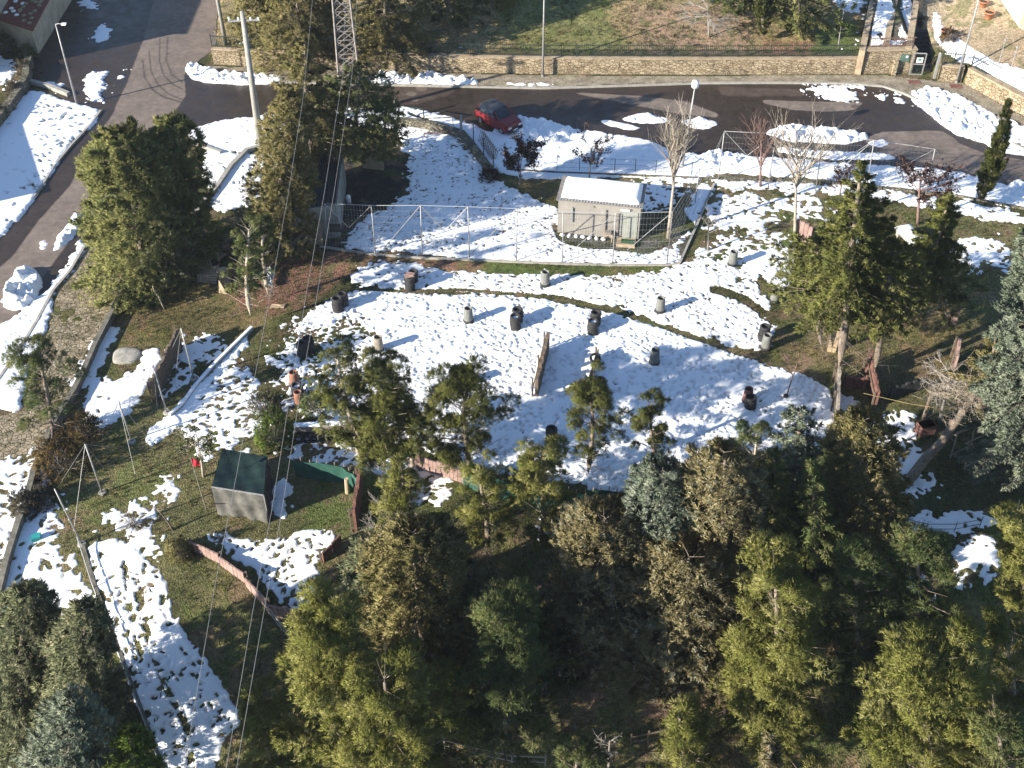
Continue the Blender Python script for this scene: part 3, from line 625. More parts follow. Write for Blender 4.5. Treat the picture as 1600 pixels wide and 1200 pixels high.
def conifer(label, mk, base, top, w, lo=.12, prof='cone', kind='spray', dens=1.0, name='conifer_tree', group=None, bark=None, cat='tree', up=0.0, clump=None, dead=True, lop=0.0, mid=None):
    b, H, R, lean = tree_frame(base, top, w); R *= {'dome': 1.12, 'cone': 1.4, 'spruce': 1.5, 'round': 1.15, 'pine': 1.5 if dens > .95 else 1.3, 'column': 1.0}[prof]
    rng = np.random.default_rng(int(base[0]*7+base[1]*13+top[1]))
    root = empty(name, b, 0, label, cat, group)
    bark = bark or M_bark
    def axis(z): t = z/H; return np.stack([lean*t**1.15 + .12*np.sin(t*5+base[0]), .10*np.sin(t*4+base[1]), z], -1)
    area = 2*math.pi*R*H*(1-lo)*.6
    nl = int(np.clip(H*11*(1.2 if prof == 'column' else 1), 40, 200)); t = np.sort(rng.uniform(0, 1, nl))**.92
    z = (lo+(1-lo)*t)*H; az = np.arange(nl)*2.39996+rng.normal(0, .25, nl)
    ln = R*PROF[prof](t)*rng.uniform(.62, 1.12, nl)*(1+.22*np.sin(az*2+base[0])+lop*np.cos(az-1))
    el = up + (.55*t-.18 if kind == 'spray' else .35+.35*t) + rng.normal(0, .08, nl)
    if prof == 'column': el = 1.0+.3*t
    dirv = np.stack([np.cos(az)*np.cos(el), np.sin(az)*np.cos(el), np.sin(el)], 1)
    A = axis(z); rp = ln[:, None]
    if prof == 'column': rp = rp*1.6
    Bp = A + dirv*rp
    if kind == 'spray': Bp[:, 2] -= .12*ln
    mesh_parts = []
    if kind == 'spray':
        nt = int(np.clip(area*42*dens, 900, 12000)); wts = ln+.15; li = rng.choice(nl, nt, p=wts/wts.sum())
        s = rng.uniform(.12, 1.0, nt)**.62
        lat = rng.uniform(-1, 1, nt)*.34*ln[li]*(1.12-s)
        perp = np.stack([-np.sin(az[li]), np.cos(az[li]), np.zeros(nt)], 1)
        P = A[li] + (Bp-A)[li]*s[:, None] + perp*lat[:, None]; P[:, 2] += rng.normal(0, .05, nt) - .10*np.abs(lat)
        D = nrm(dirv[li]*.9 + perp*np.sign(lat)[:, None]*.6 + np.array([0, 0, .12 if prof != 'column' else 1.3]))
        limbt = rng.uniform(.1, .8, nl); tint = np.clip(limbt[li]*.65+rng.uniform(0, .35, nt)+.15*(s-.6), 0, 1)
        if prof in ('dome', 'round'):      # foliage shell so that the crown closes between the limbs
            m_ = int(nt*(.55 if prof == 'dome' else .3)); u = rng.uniform(0, 1, m_)**.9; a_ = rng.uniform(0, 6.2832, m_)
            lump = 1+.13*np.sin(a_*5+u*9+base[0])*np.cos(u*14+a_*3)+.10*np.sin(a_*11+u*21)
            rr_ = R*PROF[prof](u)*lump*rng.uniform(.80, 1.0, m_); P2 = axis((lo+(1-lo)*u)*H); P2 = P2+np.stack([np.cos(a_)*rr_, np.sin(a_)*rr_, rng.normal(0, .08, m_)], 1)
            D2 = nrm(np.stack([np.cos(a_), np.sin(a_), .25+.8*u], 1)+rng.normal(0, .25, (m_, 3)))
            keep = lump > .93 if prof == 'dome' else lump > .98
            P = np.concatenate([P, P2[keep]]); D = np.concatenate([D, D2[keep]]); tint = np.concatenate([tint, np.clip(.45+1.6*(lump[keep]-1)+rng.normal(0, .13, keep.sum()), 0, 1)])
        mesh_parts.append(tufts(P, D, tint, 11, .19 if R > .9 else .15, .021, .7, rng, .55))
    else:      # needle balls gathered in rounded puffs at the limb ends
        npuff = int(np.clip(area*1.7*dens, 40, 330)); wts = ln+.2; li = rng.choice(nl, npuff, p=wts/wts.sum())
        s = rng.uniform(.30, 1.02, npuff)**.75
        perp = np.stack([-np.sin(az[li]), np.cos(az[li]), np.zeros(npuff)], 1)
        C0 = A[li] + (Bp-A)[li]*s[:, None] + perp*(rng.uniform(-.4, .4, npuff)*ln[li]*.8)[:, None]
        pr = np.clip(R*.24, .22, .60)*rng.uniform(.6, 1.25, npuff); k = int(np.clip(135*float(np.mean(pr))**1.1*(.6+.4*dens), 16, 72))
        o = nrm(rng.normal(size=(npuff*k, 3))); o[:, 2] = np.abs(o[:, 2])*.75-.15
        P = np.repeat(C0, k, 0)+o*np.repeat(pr, k)[:, None]*rng.uniform(.45, 1, (npuff*k, 1))
        D = nrm(o+np.array([0, 0, .5])+np.repeat(dirv[li], k, 0)*.25)
        tint = np.clip(np.repeat(rng.uniform(.15, .75, npuff), k)+rng.normal(0, .1, npuff*k), 0, 1)
        mesh_parts.append(tufts(P, D, tint, 11, .165 if R > .9 else .13, .0145, .7, rng, tri=True))
    # trunk and limbs
    tr = MB(); zz = np.linspace(-.15, H*.96, 9); pts = axis(zz); r0 = .045+.014*H
    tr.tube([tuple(p) for p in pts], [r0*(1.15-t_)**.9+.012 for t_ in zz/H], 9)
    st = [sticks(A, A+(Bp-A)*.92, .014+.007*ln, .006)]
    if dead and lo > .15:
        nd = int(14+26*lo); zd = rng.uniform(.25*lo, lo*1.15, nd)*H; ad = rng.uniform(0, 6.3, nd); Ad = axis(zd); ld = rng.uniform(.3, 1.0, nd)*R*.7
        Bd = Ad+np.stack([np.cos(ad)*ld, np.sin(ad)*ld, rng.uniform(-.25, .3, nd)*ld], 1); st.append(sticks(Ad, Bd, .014, .004))
        M1 = Ad+(Bd-Ad)*.5
        for _ in range(2):
            Bt = M1+rng.normal(size=M1.shape)*.28*ld[:, None]; st.append(sticks(M1, Bt, .008, .003))
    leaf_obj('crown', mesh_parts, LM[mk], root, join_sticks(st), bark)
    tr.build('trunk', bark, root, True)
    return root
def bare_tree(label, base, top, w, bark, name='bare_tree', n1_=9, n2_=7, n3_=5, thick=1.0, spread=.9, start=.3, leaves=None, ld=1.0, group=None, upright=.6, cat='tree', tw=.005):
    b, H, R, lean = tree_frame(base, top, w)
    rng = np.random.default_rng(int(base[0]*5+base[1]*3+top[0])); root = empty(name, b, 0, label, cat, group)
    def ax(t): return np.stack([lean*t, .05*np.sin(t*6), H*t*1.0], -1)
    tr = MB(); tt = np.linspace(-.02, .8, 6); pts = ax(tt); r0 = (.03+.012*H)*thick
    tr.tube([tuple(p) for p in pts], [r0*(1.05-t)+.004 for t in tt], 8)
    st = []; t1 = rng.uniform(start, .8, n1_); A = ax(t1); a = np.arange(n1_)*2.4+rng.normal(0, .4, n1_)
    D = nrm(np.stack([np.cos(a)*spread, np.sin(a)*spread, upright+rng.uniform(-.2, .4, n1_)], 1)); L1 = np.minimum(R/np.maximum(np.hypot(D[:, 0], D[:, 1]), .2), H*(1.02-t1)/np.maximum(D[:, 2], .15))*rng.uniform(.7, 1.05, n1_)
    B = A+D*L1[:, None]; st.append(sticks(A, B, r0*.45, tw*1.3)); tips = [B]
    def kids(A, B, k, frac, ra, rb):
        n = len(A); s = rng.uniform(.25, .98, (n, k, 1)); P = (A[:, None]+(B-A)[:, None]*s).reshape(-1, 3); ln = np.repeat(np.linalg.norm(B-A, axis=1), k)*frac*rng.uniform(.5, 1.1, n*k)
        d = nrm(np.repeat(nrm(B-A), k, 0)+rng.normal(size=(n*k, 3))*.55+np.array([0, 0, upright*.35])); Q = P+d*ln[:, None]; st.append(sticks(P, Q, ra, rb)); return P, Q
    P, Q = kids(A, B, n2_, .5, r0*.2+tw, tw); P2, Q2 = kids(P, Q, n3_, .55, tw*1.2, tw*.8)
    v, f = join_sticks(st); tr.build('trunk', bark, root, True)
    if not leaves: link('crown', np_mesh('crown', v, f), bark, root)
    else:
        P = np.concatenate([Q, Q2, P2]); P = P[rng.random(len(P)) < ld]; P = np.repeat(P, 2, 0)+rng.normal(size=(len(P)*2, 3))*.05
        leaf_obj('crown', [tufts(P, nrm(rng.normal(size=P.shape)), rng.uniform(0, 1, len(P)), 4, .10, .028, 1, rng)], LM[leaves], root, (v, f), bark)
    return root
def bush(label, c, w, h, mk, name='bush', n=500, L=.16, W=.022, group=None, twig=True, cat='bush'):
    b = at(*c); R = w/2/pxm(b.x, b.y, b.z); hh = h/pxm(b.x, b.y)/math.cos(R_(35))
    rng = np.random.default_rng(int(c[0]*3+c[1])); root = empty(name, b, 0, label, cat, group)
    o = nrm(rng.normal(size=(n, 3))); o[:, 2] = np.abs(o[:, 2]); lump = 1+.25*np.sin(o[:, 0]*5+c[0])*np.cos(o[:, 1]*6)
    P = o*np.array([R, R, hh])*(lump*rng.uniform(.45, 1, n)**.5)[:, None]; P[:, 2] += .02
    leaf_obj('crown', [tufts(P, nrm(o+np.array([0, 0, .4])), np.clip(rng.uniform(.1, .8, n), 0, 1), 7, L, W, .8, rng)], LM[mk], root)
    k = 60; A = np.zeros((k, 3)); A[:, :2] = rng.normal(size=(k, 2))*R*.12; B = P[rng.integers(0, n, k)]*(1.15 if twig else .8)
    v, f = sticks(A, B, .014, .004); link('stem', np_mesh('stem', v, f), M_barkgrey, root); return root
T = conifer
# --- tall conifers by the junction and above the shed
T('tall olive conifer with thick yellowish lower crown beside the dark shed', 'olive', (436,405), (452,150), 108, .10, 'dome', dens=1.5)
T('tall thin-topped olive conifer just in front of the lattice pylon', 'olive', (492,300), (474,60), 118, .30, 'spruce')
T('dark green conifer between the lattice pylon and the dark yard', 'pinedk', (556,272), (560,108), 112, .2, 'round')
T('small very dark conifer at the corner of the snowy garden gate', 'cedar', (606,262), (600,160), 64, .25, 'round')
T('broad dense cedar nearest the left road, with rusty lower edge', 'cedar', (226,436), (192,210), 176, .0, 'dome', dens=2.0, up=.25)
T('dense cedar right of the broadest one, against the snowy strip', 'cedar', (286,398), (268,188), 122, .04, 'dome', dens=1.5, up=.25)
T('low grey-green cedar at the back edge of the firewood pile', 'grey', (262,440), (262,330), 92, .05, 'round')
bush('rusty brown dry bush under the front of the broad cedar', (232,432), 84, 34, 'rust', n=420)
bush('small green bush with dry twigs left of the firewood pile', (288,440), 42, 34, 'cedar', n=260)
T('thin sparse two-stemmed pine beside the reddish mulch', 'pinedk', (392,508), (386,352), 62, .18, 'pine', 'puff', .45, name='pine_tree', bark=M_barkpale, dead=False)
T('small sparse pine right of the two-stemmed one on mulch', 'pinedk', (416,470), (412,345), 56, .30, 'pine', 'puff', .4, name='pine_tree', bark=M_barkpale)
T('open green pine over the lower end of the cobbled bank', 'pinedk', (82,690), (66,548), 104, .16, 'pine', 'puff', .55, name='pine_tree')
bush('large ochre-brown bush left of the tallest net pole', (98,730), 92, 46, 'brownleaf', n=650)
bush('ochre bush above the largest brown one, on the low wall', (132,676), 50, 34, 'brownleaf', n=300)
bush('round grey-brown bush growing across the low stone wall', (42,800), 46, 36, 'greybush', n=360)
bush('grey-brown bush between the low wall and long grey pole', (70,786), 40, 28, 'greybush', n=300)
bush('yellow-leaved bush at the start of the pink board fence', (282,868), 40, 34, 'olive', n=320)
bush('pale bare twiggy bush on the mossy slope', (208,822), 44, 24, 'straw', n=60, L=.2, W=.006)
bush('green leafy shrub left of the tyre-fronted wall', (432,690), 66, 52, 'bright', n=600)
bush('small green shrub beside the orange drum stack', (490,640), 44, 28, 'pinedk', n=220)
bush('brown dry patch of scrub behind the green shrub', (412,640), 54, 24, 'greybush', n=160)
# --- row of young pines in front of the snow field
PG = 'young pines along the near edge of the snow field'
def YP(label, mk, base, top, w, lo, dens=.8, prof='pine', **k): return T(label, 'pinemid' if mk == 'pinedk' else mk, base, top, w*1.02, lo*.80, prof, 'puff', dens*1.05, name='pine_tree', group=PG, **k)
YP('young pine at the left end of the row, tall bare pale trunk', 'pinedk', (566,756), (528,542), 88, .50, .8, bark=M_barkpale)
YP('bushy young pine second from the left in the row by the snow field', 'pinedk', (594,750), (604,588), 118, .32, 1.0, bark=M_barkpale)
YP('slim young pine with bare trunk just right of the bushy second one', 'pinedk', (641,740), (640,632), 62, .40, .7, bark=M_barkpale)
YP('widest young pine in the row, dark crown over the snow', 'pinedk', (730,752), (728,600), 130, .25, .9)
YP('round-topped pine whose trunk passes the green netting', 'pinedk', (922,752), (922,608), 104, .34, .9, prof='round')
YP('last young pine on the right, alone against the snow', 'pinedk', (1018,765), (1020,633), 68, .26, .9)
YP('bright low pine in front of the left bare branches', 'pine', (626,870), (626,738), 88, .34, .9)
YP('bright low pine with its crown over the brown plank pile', 'pine', (760,880), (752,724), 84, .22, .9)
YP('bright pine left of the red-brown post by the netting', 'pine', (842,886), (852,706), 88, .30, 1.0)
# --- mixed conifers at the centre
T('grey-green feathery conifer beside the pink fence corner', 'grey', (582,1020), (572,850), 108, .04, 'dome', dens=1.3)
T('wide olive conifer at the middle of the wood with tan sprays', 'olive', (660,1060), (650,832), 205, .04, 'dome', dens=1.7)
T('dark grey conifer behind the wide olive one', 'grey', (742,1040), (740,882), 130, .1, 'spruce')
T('shaded dark conifer between the olive and the tan trees', 'pinedk', (830,1060), (826,930), 130, .12, 'cone')
T('pale blue spruce, the only silvery crown near the snow field', 'blue', (1028,950), (1032,730), 165, .02, 'dome', dens=2.0, name='blue_spruce')
T('tan dry-looking conifer left of the blue spruce', 'gold', (955,990), (948,804), 205, .05, 'dome', dens=1.6)
T('tall tan-green conifer right of the blue spruce', 'gold', (1128,985), (1128,708), 165, .06, 'dome', dens=1.3)
T('light brown conifer below the blue spruce', 'gold', (1082,1050), (1076,860), 200, .05, 'dome', dens=1.6)
T('blue-green conifer with pale tip at the field corner', 'blue', (1240,815), (1250,642), 70, .10, 'round', name='blue_spruce')
T('sparse open pine with pale trunk right of the field edge', 'pinedk', (1172,800), (1178,668), 84, .35, 'pine', 'puff', .55, name='pine_tree', bark=M_barkpale)
T('olive spruce with layered sprays beside the leaning log', 'olive', (1340,870), (1350,655), 150, .04, 'dome', dens=1.5)
T('dark shaded conifer left of the layered olive spruce', 'pinedk', (1268,950), (1268,720), 140, .10, 'cone')
T('dark grey conifer in the shade right of the tan trees', 'cedar', (1210,925), (1204,700), 120, .10, 'cone')
# --- right side
T('largest dark green conifer at the right, trunk bare low down', 'pinemid', (1301,612), (1350,258), 150, .40, 'spruce', dens=1.2, lop=.25)
T('conifer with pale leaning trunk right of the largest one', 'pinemid', (1358,600), (1400,385), 124, .46, 'round', name='conifer_tree')
T('broad conifer left of the largest trunk, hanging over grass', 'pinemid', (1285,560), (1272,380), 120, .40, 'round')
T('pointed conifer with short pale trunk at far right', 'pinemid', (1424,515), (1482,302), 96, .32, 'spruce', dens=1.2)
T('small dark conifer in the shade behind the pointed one', 'cedar', (1480,500), (1462,395), 110, .3, 'round')
T('blue-grey spruce at the right edge of the picture', 'blue', (1596,770), (1606,365), 176, .15, 'cone', dens=1.3, name='blue_spruce')
T('olive-tan conifer below the blue-grey spruce edge', 'olive', (1548,690), (1552,520), 96, .3, 'spruce')
T('slim leaning cypress in front of the curve of the road', 'cypress', (1526,330), (1578,162), 56, .10, 'column', dens=1.6, name='cypress_tree', dead=False)
# --- bottom pines
BG = 'bright pines along the bottom'
def BP(label, mk, base, top, w, lo=.15, dens=1.0, **k): return T(label, mk, base, top, w, lo, 'pine', 'puff', dens, name='pine_tree', group=BG, **k)
BP('tall bright pine at the lower left with a pointed top', 'pine', (532,1240), (510,952), 138, .15, 1.1)
BP('bright pine right of the tall pointed one at the bottom', 'pine', (622,1307), (606,1052), 190, .15, 1.1)
BP('small bright pine at the bottom beside the snowy track', 'pine', (420,1252), (412,1090), 84)
BP('darker pine in the lower middle, thin top', 'pinedk', (790,1197), (782,962), 160, .15, .9)
BP('bright pine with the paler, denser crown right of the clearing', 'pine', (1204,1177), (1208,902), 150, .12, 1.2)
BP('half-shaded pine just right of the paler dense one', 'pinedk', (1340,1112), (1338,872), 130, .15, .9)
BP('bright-topped pine below the wire fence on the right', 'pinedk', (1436,1082), (1424,838), 120, .15, .9)
BP('widest bright pine at the bottom right', 'pine', (1440,1302), (1452,1026), 196, .15, 1.2)
BP('pine on the right edge with two round tufted branches', 'pine', (1582,1162), (1566,978), 92, .3, .9)
BP('pine crown cut by the right edge above the tufted one', 'pine', (1602,1042), (1588,812), 96, .2, 1.0)
BP('yellowish low pine at the bottom beside the rail fence', 'pine', (1068,1282), (1066,1112), 116, .15, .9)
BP('small dark pine in the bottom gap left of the yellowish one', 'pinedk', (900,1292), (905,1175), 90, .2, .7)
BP('dark pine at the far bottom right corner', 'pinedk', (1570,1382), (1560,1120), 130, .2, .9)
T('tan small conifer cut by the bottom edge', 'gold', (1206,1380), (1206,1150), 84, .1, 'spruce')
T('large grey-green spruce at the left edge below the snow', 'grey', (46,1160), (38,930), 150, .02, 'dome', dens=1.6)
T('grey-green spruce right of the one at the left edge', 'grey', (140,1210), (132,955), 128, .04, 'dome', dens=1.5)
T('lowest grey spruce in the bottom left corner', 'blue', (104,1380), (106,1100), 140, .08, 'round', dens=1.2)
T('bright green conifer at the bottom by the long handrail', 'bright', (206,1380), (206,1150), 90, .08, 'round')
# --- top edge
TG = 'trees behind the stone wall'
T('olive conifer behind the wall left of the pylon', 'olive', (466,92), (468,-60), 140, .02, 'dome', dens=1.4, group=TG)
T('olive conifer behind the wall right of the pylon', 'olive', (606,84), (602,-70), 120, .02, 'dome', dens=1.4, group=TG)
T('conifer behind the wall next to the grey utility pole', 'olive', (404,84), (400,-30), 84, .02, 'dome', dens=1.2, group=TG)
T('dark conifer whose lit side shows left of the far lamp', 'pinedk', (700,40), (700,-130), 110, .05, 'round', group=TG)
T('light green branch-tipped conifer left of the far lamp', 'pine', (790,10), (786,-90), 70, .05, 'round', group=TG)
T('columnar conifer left of the terraced beds', 'cypress', (1188,66), (1190,-110), 54, .05, 'column', dens=1.5, name='cypress_tree', group=TG, dead=False)
T('dark conifer left of the columnar one behind the wall', 'pinedk', (1150,30), (1150,-110), 84, .1, 'round', group=TG)
T('dark conifer right of the columnar one behind the wall', 'cedar', (1248,50), (1246,-110), 110, .05, 'round', group=TG)
bare_tree('little young leafy tree with a white collar at its foot', (1309,78), (1320,2), 34, M_barkgrey, 'young_tree', 8, 5, 4, .6, leaves='bright', ld=.8, group=TG)
bare_tree('dried-out bare conifer on the slope behind the wall', (1108,58), (1104,-10), 78, M_barkgrey, n1_=16, n2_=8, spread=1.0, upright=-.15, group=TG)
# --- bare and purple-leaved trees
bare_tree('bare pollarded tree with upright shoots right of the hut', (1044,372), (1062,196), 62, M_barkpale, n1_=18, n2_=9, n3_=4, start=.35, upright=2.2, spread=.5, tw=.006)
bare_tree('pale bare tree with a wide fan of long whips', (1242,376), (1246,208), 104, M_barkpale, n1_=24, n2_=6, n3_=3, start=.5, upright=1.3, spread=1.0, tw=.005, thick=.9)
bare_tree('thin bare sapling on the snowy patch right of the net', (1106,392), (1108,322), 34, M_barkgrey, n1_=9, n2_=5, n3_=4, start=.35)
bare_tree('plum tree with dark purple leaves beside the red car', (812,288), (816,222), 58, M_barkgrey, 'plum_tree', 12, 8, 6, .8, start=.2, leaves='purple', ld=.9, spread=1.0)
bare_tree('smaller plum tree with sparse rusty leaves behind the hut', (920,286), (926,212), 50, M_barkgrey, 'plum_tree', 9, 6, 5, .8, start=.3, leaves='purple', ld=.45)
bare_tree('reddish leafless tree behind the back net fence', (1188,292), (1190,196), 44, M_barkred, n1_=14, n2_=8, n3_=5, start=.3, upright=1.6, spread=.6)
bare_tree('spreading plum tree with dark red leaf tips', (1434,350), (1440,240), 88, M_barkred, 'plum_tree', 14, 8, 6, 1.1, start=.35, leaves='purple', ld=.55, spread=1.3, upright=.4)
bare_tree('small plum tree left of the largest dark conifer', (1312,305), (1322,258), 36, M_barkred, 'plum_tree', 9, 6, 5, .8, leaves='purple', ld=.35)
bare_tree('grey bare tree with a thick trunk by the green leafy bank', (318,745), (306,668), 52, M_barkpale, n1_=14, n2_=8, n3_=5, start=.45, upright=.25, spread=1.2, leaves='bright', ld=.15)
bare_tree('bare forked tree in front of the stacked brown boards', (586,880), (632,775), 76, M_barkgrey, n1_=16, n2_=8, n3_=5, start=.3, upright=.5, spread=1.0)
bare_tree('bare reddish sapling in a black pot on the snow edge', (1229,620), (1250,552), 42, M_barkred, n1_=10, n2_=6, n3_=4, start=.45, thick=.6)
bare_tree('pale dead branches at the lower edge of the wood', (950,1215), (953,1140), 40, M_barkgrey, n1_=10, n2_=6, n3_=3, start=.2)
bare_tree('dead grey stick tree in the shade at lower middle', (838,1110), (835,1060), 34, M_barkgrey, n1_=9, n2_=5, n3_=3, start=.3)
bare_tree('crooked dark bare stick beside the yellow-leaved bush', (270,828), (240,785), 36, M_bark, n1_=5, n2_=3, n3_=2, start=.6)
bare_tree('bare bushy tree beside the wooden posts at right', (1468,660), (1490,560), 70, M_barkgrey, n1_=18, n2_=9, n3_=6, start=.3, upright=.3, spread=1.3, tw=.007)
# --- grass and scrub too fine to count
def scatter(name, polys, dens, mk, L, W, up_=1.2, kind='stuff', seed=1):
    rng = np.random.default_rng(seed); P = []
    for poly in polys:
        m = inpoly(PX[::3, ::3], PY[::3, ::3], poly) & (snowh[::3, ::3] < -.01) & ~roadm[::3, ::3]
        iy, ix = np.where(m); n = int(len(iy)*9*CELL*CELL*dens)
        if not n: continue
        q = rng.integers(0, len(iy), n); x = gx[ix[q]*3]+rng.normal(0, .08, n); y = gy[iy[q]*3]+rng.normal(0, .08, n)
        P.append(np.stack([x, y, TZ(x, y)], 1))
    P = np.concatenate(P); P = P[vn(P) > rng.uniform(-.25, .1, len(P))]
    D = np.tile(np.array([0, 0, 1.]), (len(P), 1))
    o = leaf_obj(name, [tufts(P, D*up_, rng.uniform(.1, .9, len(P)), 6, L, W, 1.0, rng)], LM[mk], None)
    return tag(o, kind=kind)
def vn(P): return vnoise(P[:, 0], P[:, 1], 1.1, 77, 3)
ALL = [(-60,380),(1660,250),(1660,1260),(-60,1260)]
scatter('grass', [ALL], 20, 'grass', .14, .011, seed=3)
scatter('dry_grass', [[(200,440),(560,390),(560,420),(440,560),(160,600)], [(1060,400),(1300,300),(1660,350),(1500,640),(1200,600)], [(860,1000),(1200,1000),(1200,1200),(560,1200)], [(640,-80),(1350,-80),(1350,85),(640,82)]], 9, 'straw', .17, .012, seed=4)
scatter('undergrowth', [[(330,-60),(1300,-60),(1300,84),(330,82)], [(260,860),(470,960),(430,1140),(380,1140)], [(560,1000),(1660,830),(1660,1240),(420,1240)]], 3, 'bright', .26, .022, seed=5)
scatter('undergrowth', [[(780,-60),(1200,-60),(1200,84),(640,80)], [(60,660),(330,700),(300,820),(130,880),(80,800)], [(860,1000),(1160,1000),(1160,1160),(800,1160)]], 4, 'brownleaf', .22, .018, seed=6)
# ================================================================ BUILT THINGS
M_stone = stone_mat('wall_stone', (.30,.235,.15), (.46,.38,.26), (.13,.105,.07), 3.4, .9, (1,1,1.6), .07)
M_stone2 = stone_mat('old_stone', (.12,.11,.085), (.24,.22,.17), (.05,.05,.035), 3.0, .9, (1,1,1.4), .09)
M_concshade = mat('shade_dark_concrete', (.085,.08,.065), (.19,.18,.15), .95, 3, bump=.3)  # concrete darkened: the low wall's shadow side is put into its colour
M_coping = mat('coping_stone', (.26,.20,.13), (.40,.32,.22), .95, 2, bump=.4)
M_iron = mat('iron_dark_green', (.022,.035,.030), (.045,.06,.05), .6, 5, metal=.3)
M_galv = mat('galvanised_steel', (.25,.25,.245), (.37,.37,.36), .5, 8, metal=.3)
M_paleconc = mat('pole_concrete', (.25,.24,.215), (.38,.365,.335), .9, 3, bump=.15)
M_white = mat('white_plastic', (.70,.70,.68), (.80,.80,.78), .5, 4)
M_wood = mat('weathered_wood', (.075,.055,.040), (.20,.155,.115), .9, 3, bump=.5, stretch=(3,3,12))
M_woodpale = mat('pale_wood', (.30,.22,.14), (.50,.40,.28), .85, 5, bump=.3, stretch=(1,1,5))
M_woodgrey = mat('grey_wood', (.17,.145,.12), (.36,.32,.27), .9, 6, bump=.4, stretch=(1,4,4))
M_pink = mat('faded_pink_board', (.20,.125,.11), (.36,.255,.225), .85, 2.2, bump=.3, contrast=(.3,.7))
M_redb = mat('red_brown_board', (.11,.050,.042), (.22,.115,.09), .85, 3, bump=.3)
M_rubber = mat('tyre_rubber', (.018,.018,.019), (.040,.040,.042), .75, 10, bump=.2)
M_sleeve = mat('grey_sleeve', (.12,.125,.118), (.205,.21,.195), .8, 4, bump=.1, stretch=(3,3,.6))
M_dirt = mat('soil_inside', (.03,.028,.024), (.06,.05,.04), 1, 8)
M_snowcap = mat('snow_cap', (.84,.855,.88), (.88,.89,.91), .75, 3, bump=.15)
M_netgreen = mat('green_net_cloth', (.014,.060,.046), (.030,.105,.080), .75, 2.5, bump=.4)
M_orange = mat('faded_orange_plastic', (.20,.085,.055), (.30,.15,.10), .7, 3)
def wallrun(name, pts, wid, h, mt, label, cat, z0=-.15, cap=None, capname='coping', group=None, off=0.0, rag=0.0, cw=.08, seed=1):
    """wall along photo points: one mesh body, optional coping part"""
    P = [at(*p) for p in pts]; rn = random.Random(seed); m = MB(); V = []
    Q = []
    for a, b in zip(P[:-1], P[1:]):
        n = max(1, int((b-a).length/1.2)) if rag else 1
        Q += [a+(b-a)*(i/n) for i in range(n)]
    Q.append(P[-1]); base = P[0].copy(); hs = [h*(1+rn.uniform(-rag, rag)) for _ in Q]
    def sec(w, lo, hi, i):
        d = (Q[min(i+1, len(Q)-1)]-Q[max(i-1, 0)]); d.z = 0; d.normalize(); s = Vector((-d.y, d.x, 0)); c = Q[i]-base+s*off
        return [c-s*w/2+Vector((0,0,lo)), c+s*w/2+Vector((0,0,lo)), c+s*w/2+Vector((0,0,hi)), c-s*w/2+Vector((0,0,hi))]
    def run(w, lo, hi):
        mm = MB(); vs = []; fs = []
        for i in range(len(Q)): vs += sec(w, lo if lo is not None else hs[i]-.001, (hs[i] if hi is None else hs[i]+hi), i)
        for i in range(len(Q)-1):
            for k in range(4): fs.append((i*4+k, i*4+(k+1) % 4, (i+1)*4+(k+1) % 4, (i+1)*4+k))
        n = (len(Q)-1)*4; fs += [(3,2,1,0), (n,n+1,n+2,n+3)]
        return mm.add(vs, fs)
    if cap is None:
        o = run(wid, z0, None).build(name, mt); o.location = base; return tag(o, label, cat, group)
    r = empty(name, base, 0, label, cat, group); run(wid, z0, None).build('wall_body', mt, r)
    run(wid+cw, None, .09).build(capname, cap, r); return r
# --- stone wall along the far side of the road, with its railing
WL = [(334,101),(430,106),(560,110),(700,113),(850,116),(1100,117),(1250,116.5),(1343,116)]
wallrun('stone_wall', WL, .5, 1.22, M_stone, 'long pale stone retaining wall along the far side of the road', 'wall', cap=M_coping, off=.28, seed=3)
def railing(pts, z, label, h=1.0, step=.14, panel=2.4, mt=None, off=.3, group=None, name='iron_railing'):
    mt = mt or M_iron; P = [Vector((*flat(*p), 0)) for p in pts]; r = empty(name, P[0]+Vector((0, 0, z)), 0, label, 'railing', group)
    for a, b in zip(P[:-1], P[1:]):
        d = b-a; L_ = d.length; d.normalize(); s = Vector((-d.y, d.x, 0))*off; n = max(1, round(L_/panel))
        for i in range(n):
            p0 = a+d*(L_*i/n)+s-P[0]; p1 = a+d*(L_*(i+1)/n)+s-P[0]; m = MB(); w = p1-p0
            m.beam(p0+Vector((0,0,h*.88)), p1+Vector((0,0,h*.88)), .04, .04); m.beam(p0+Vector((0,0,.12)), p1+Vector((0,0,.12)), .04, .04)
            k = int(w.length/step)
            for j in range(1, k): q = p0+w*(j/k); m.beam(q+Vector((0,0,.02)), q+Vector((0,0,h)), .028, .028)
            m.build('railing_panel', mt, r); MB().beam(p0, p0+Vector((0,0,h*1.05)), .06, .06).build('post', mt, r)
    return r
railing(WL, 1.31, 'dark spiked iron railing on top of the long stone wall')
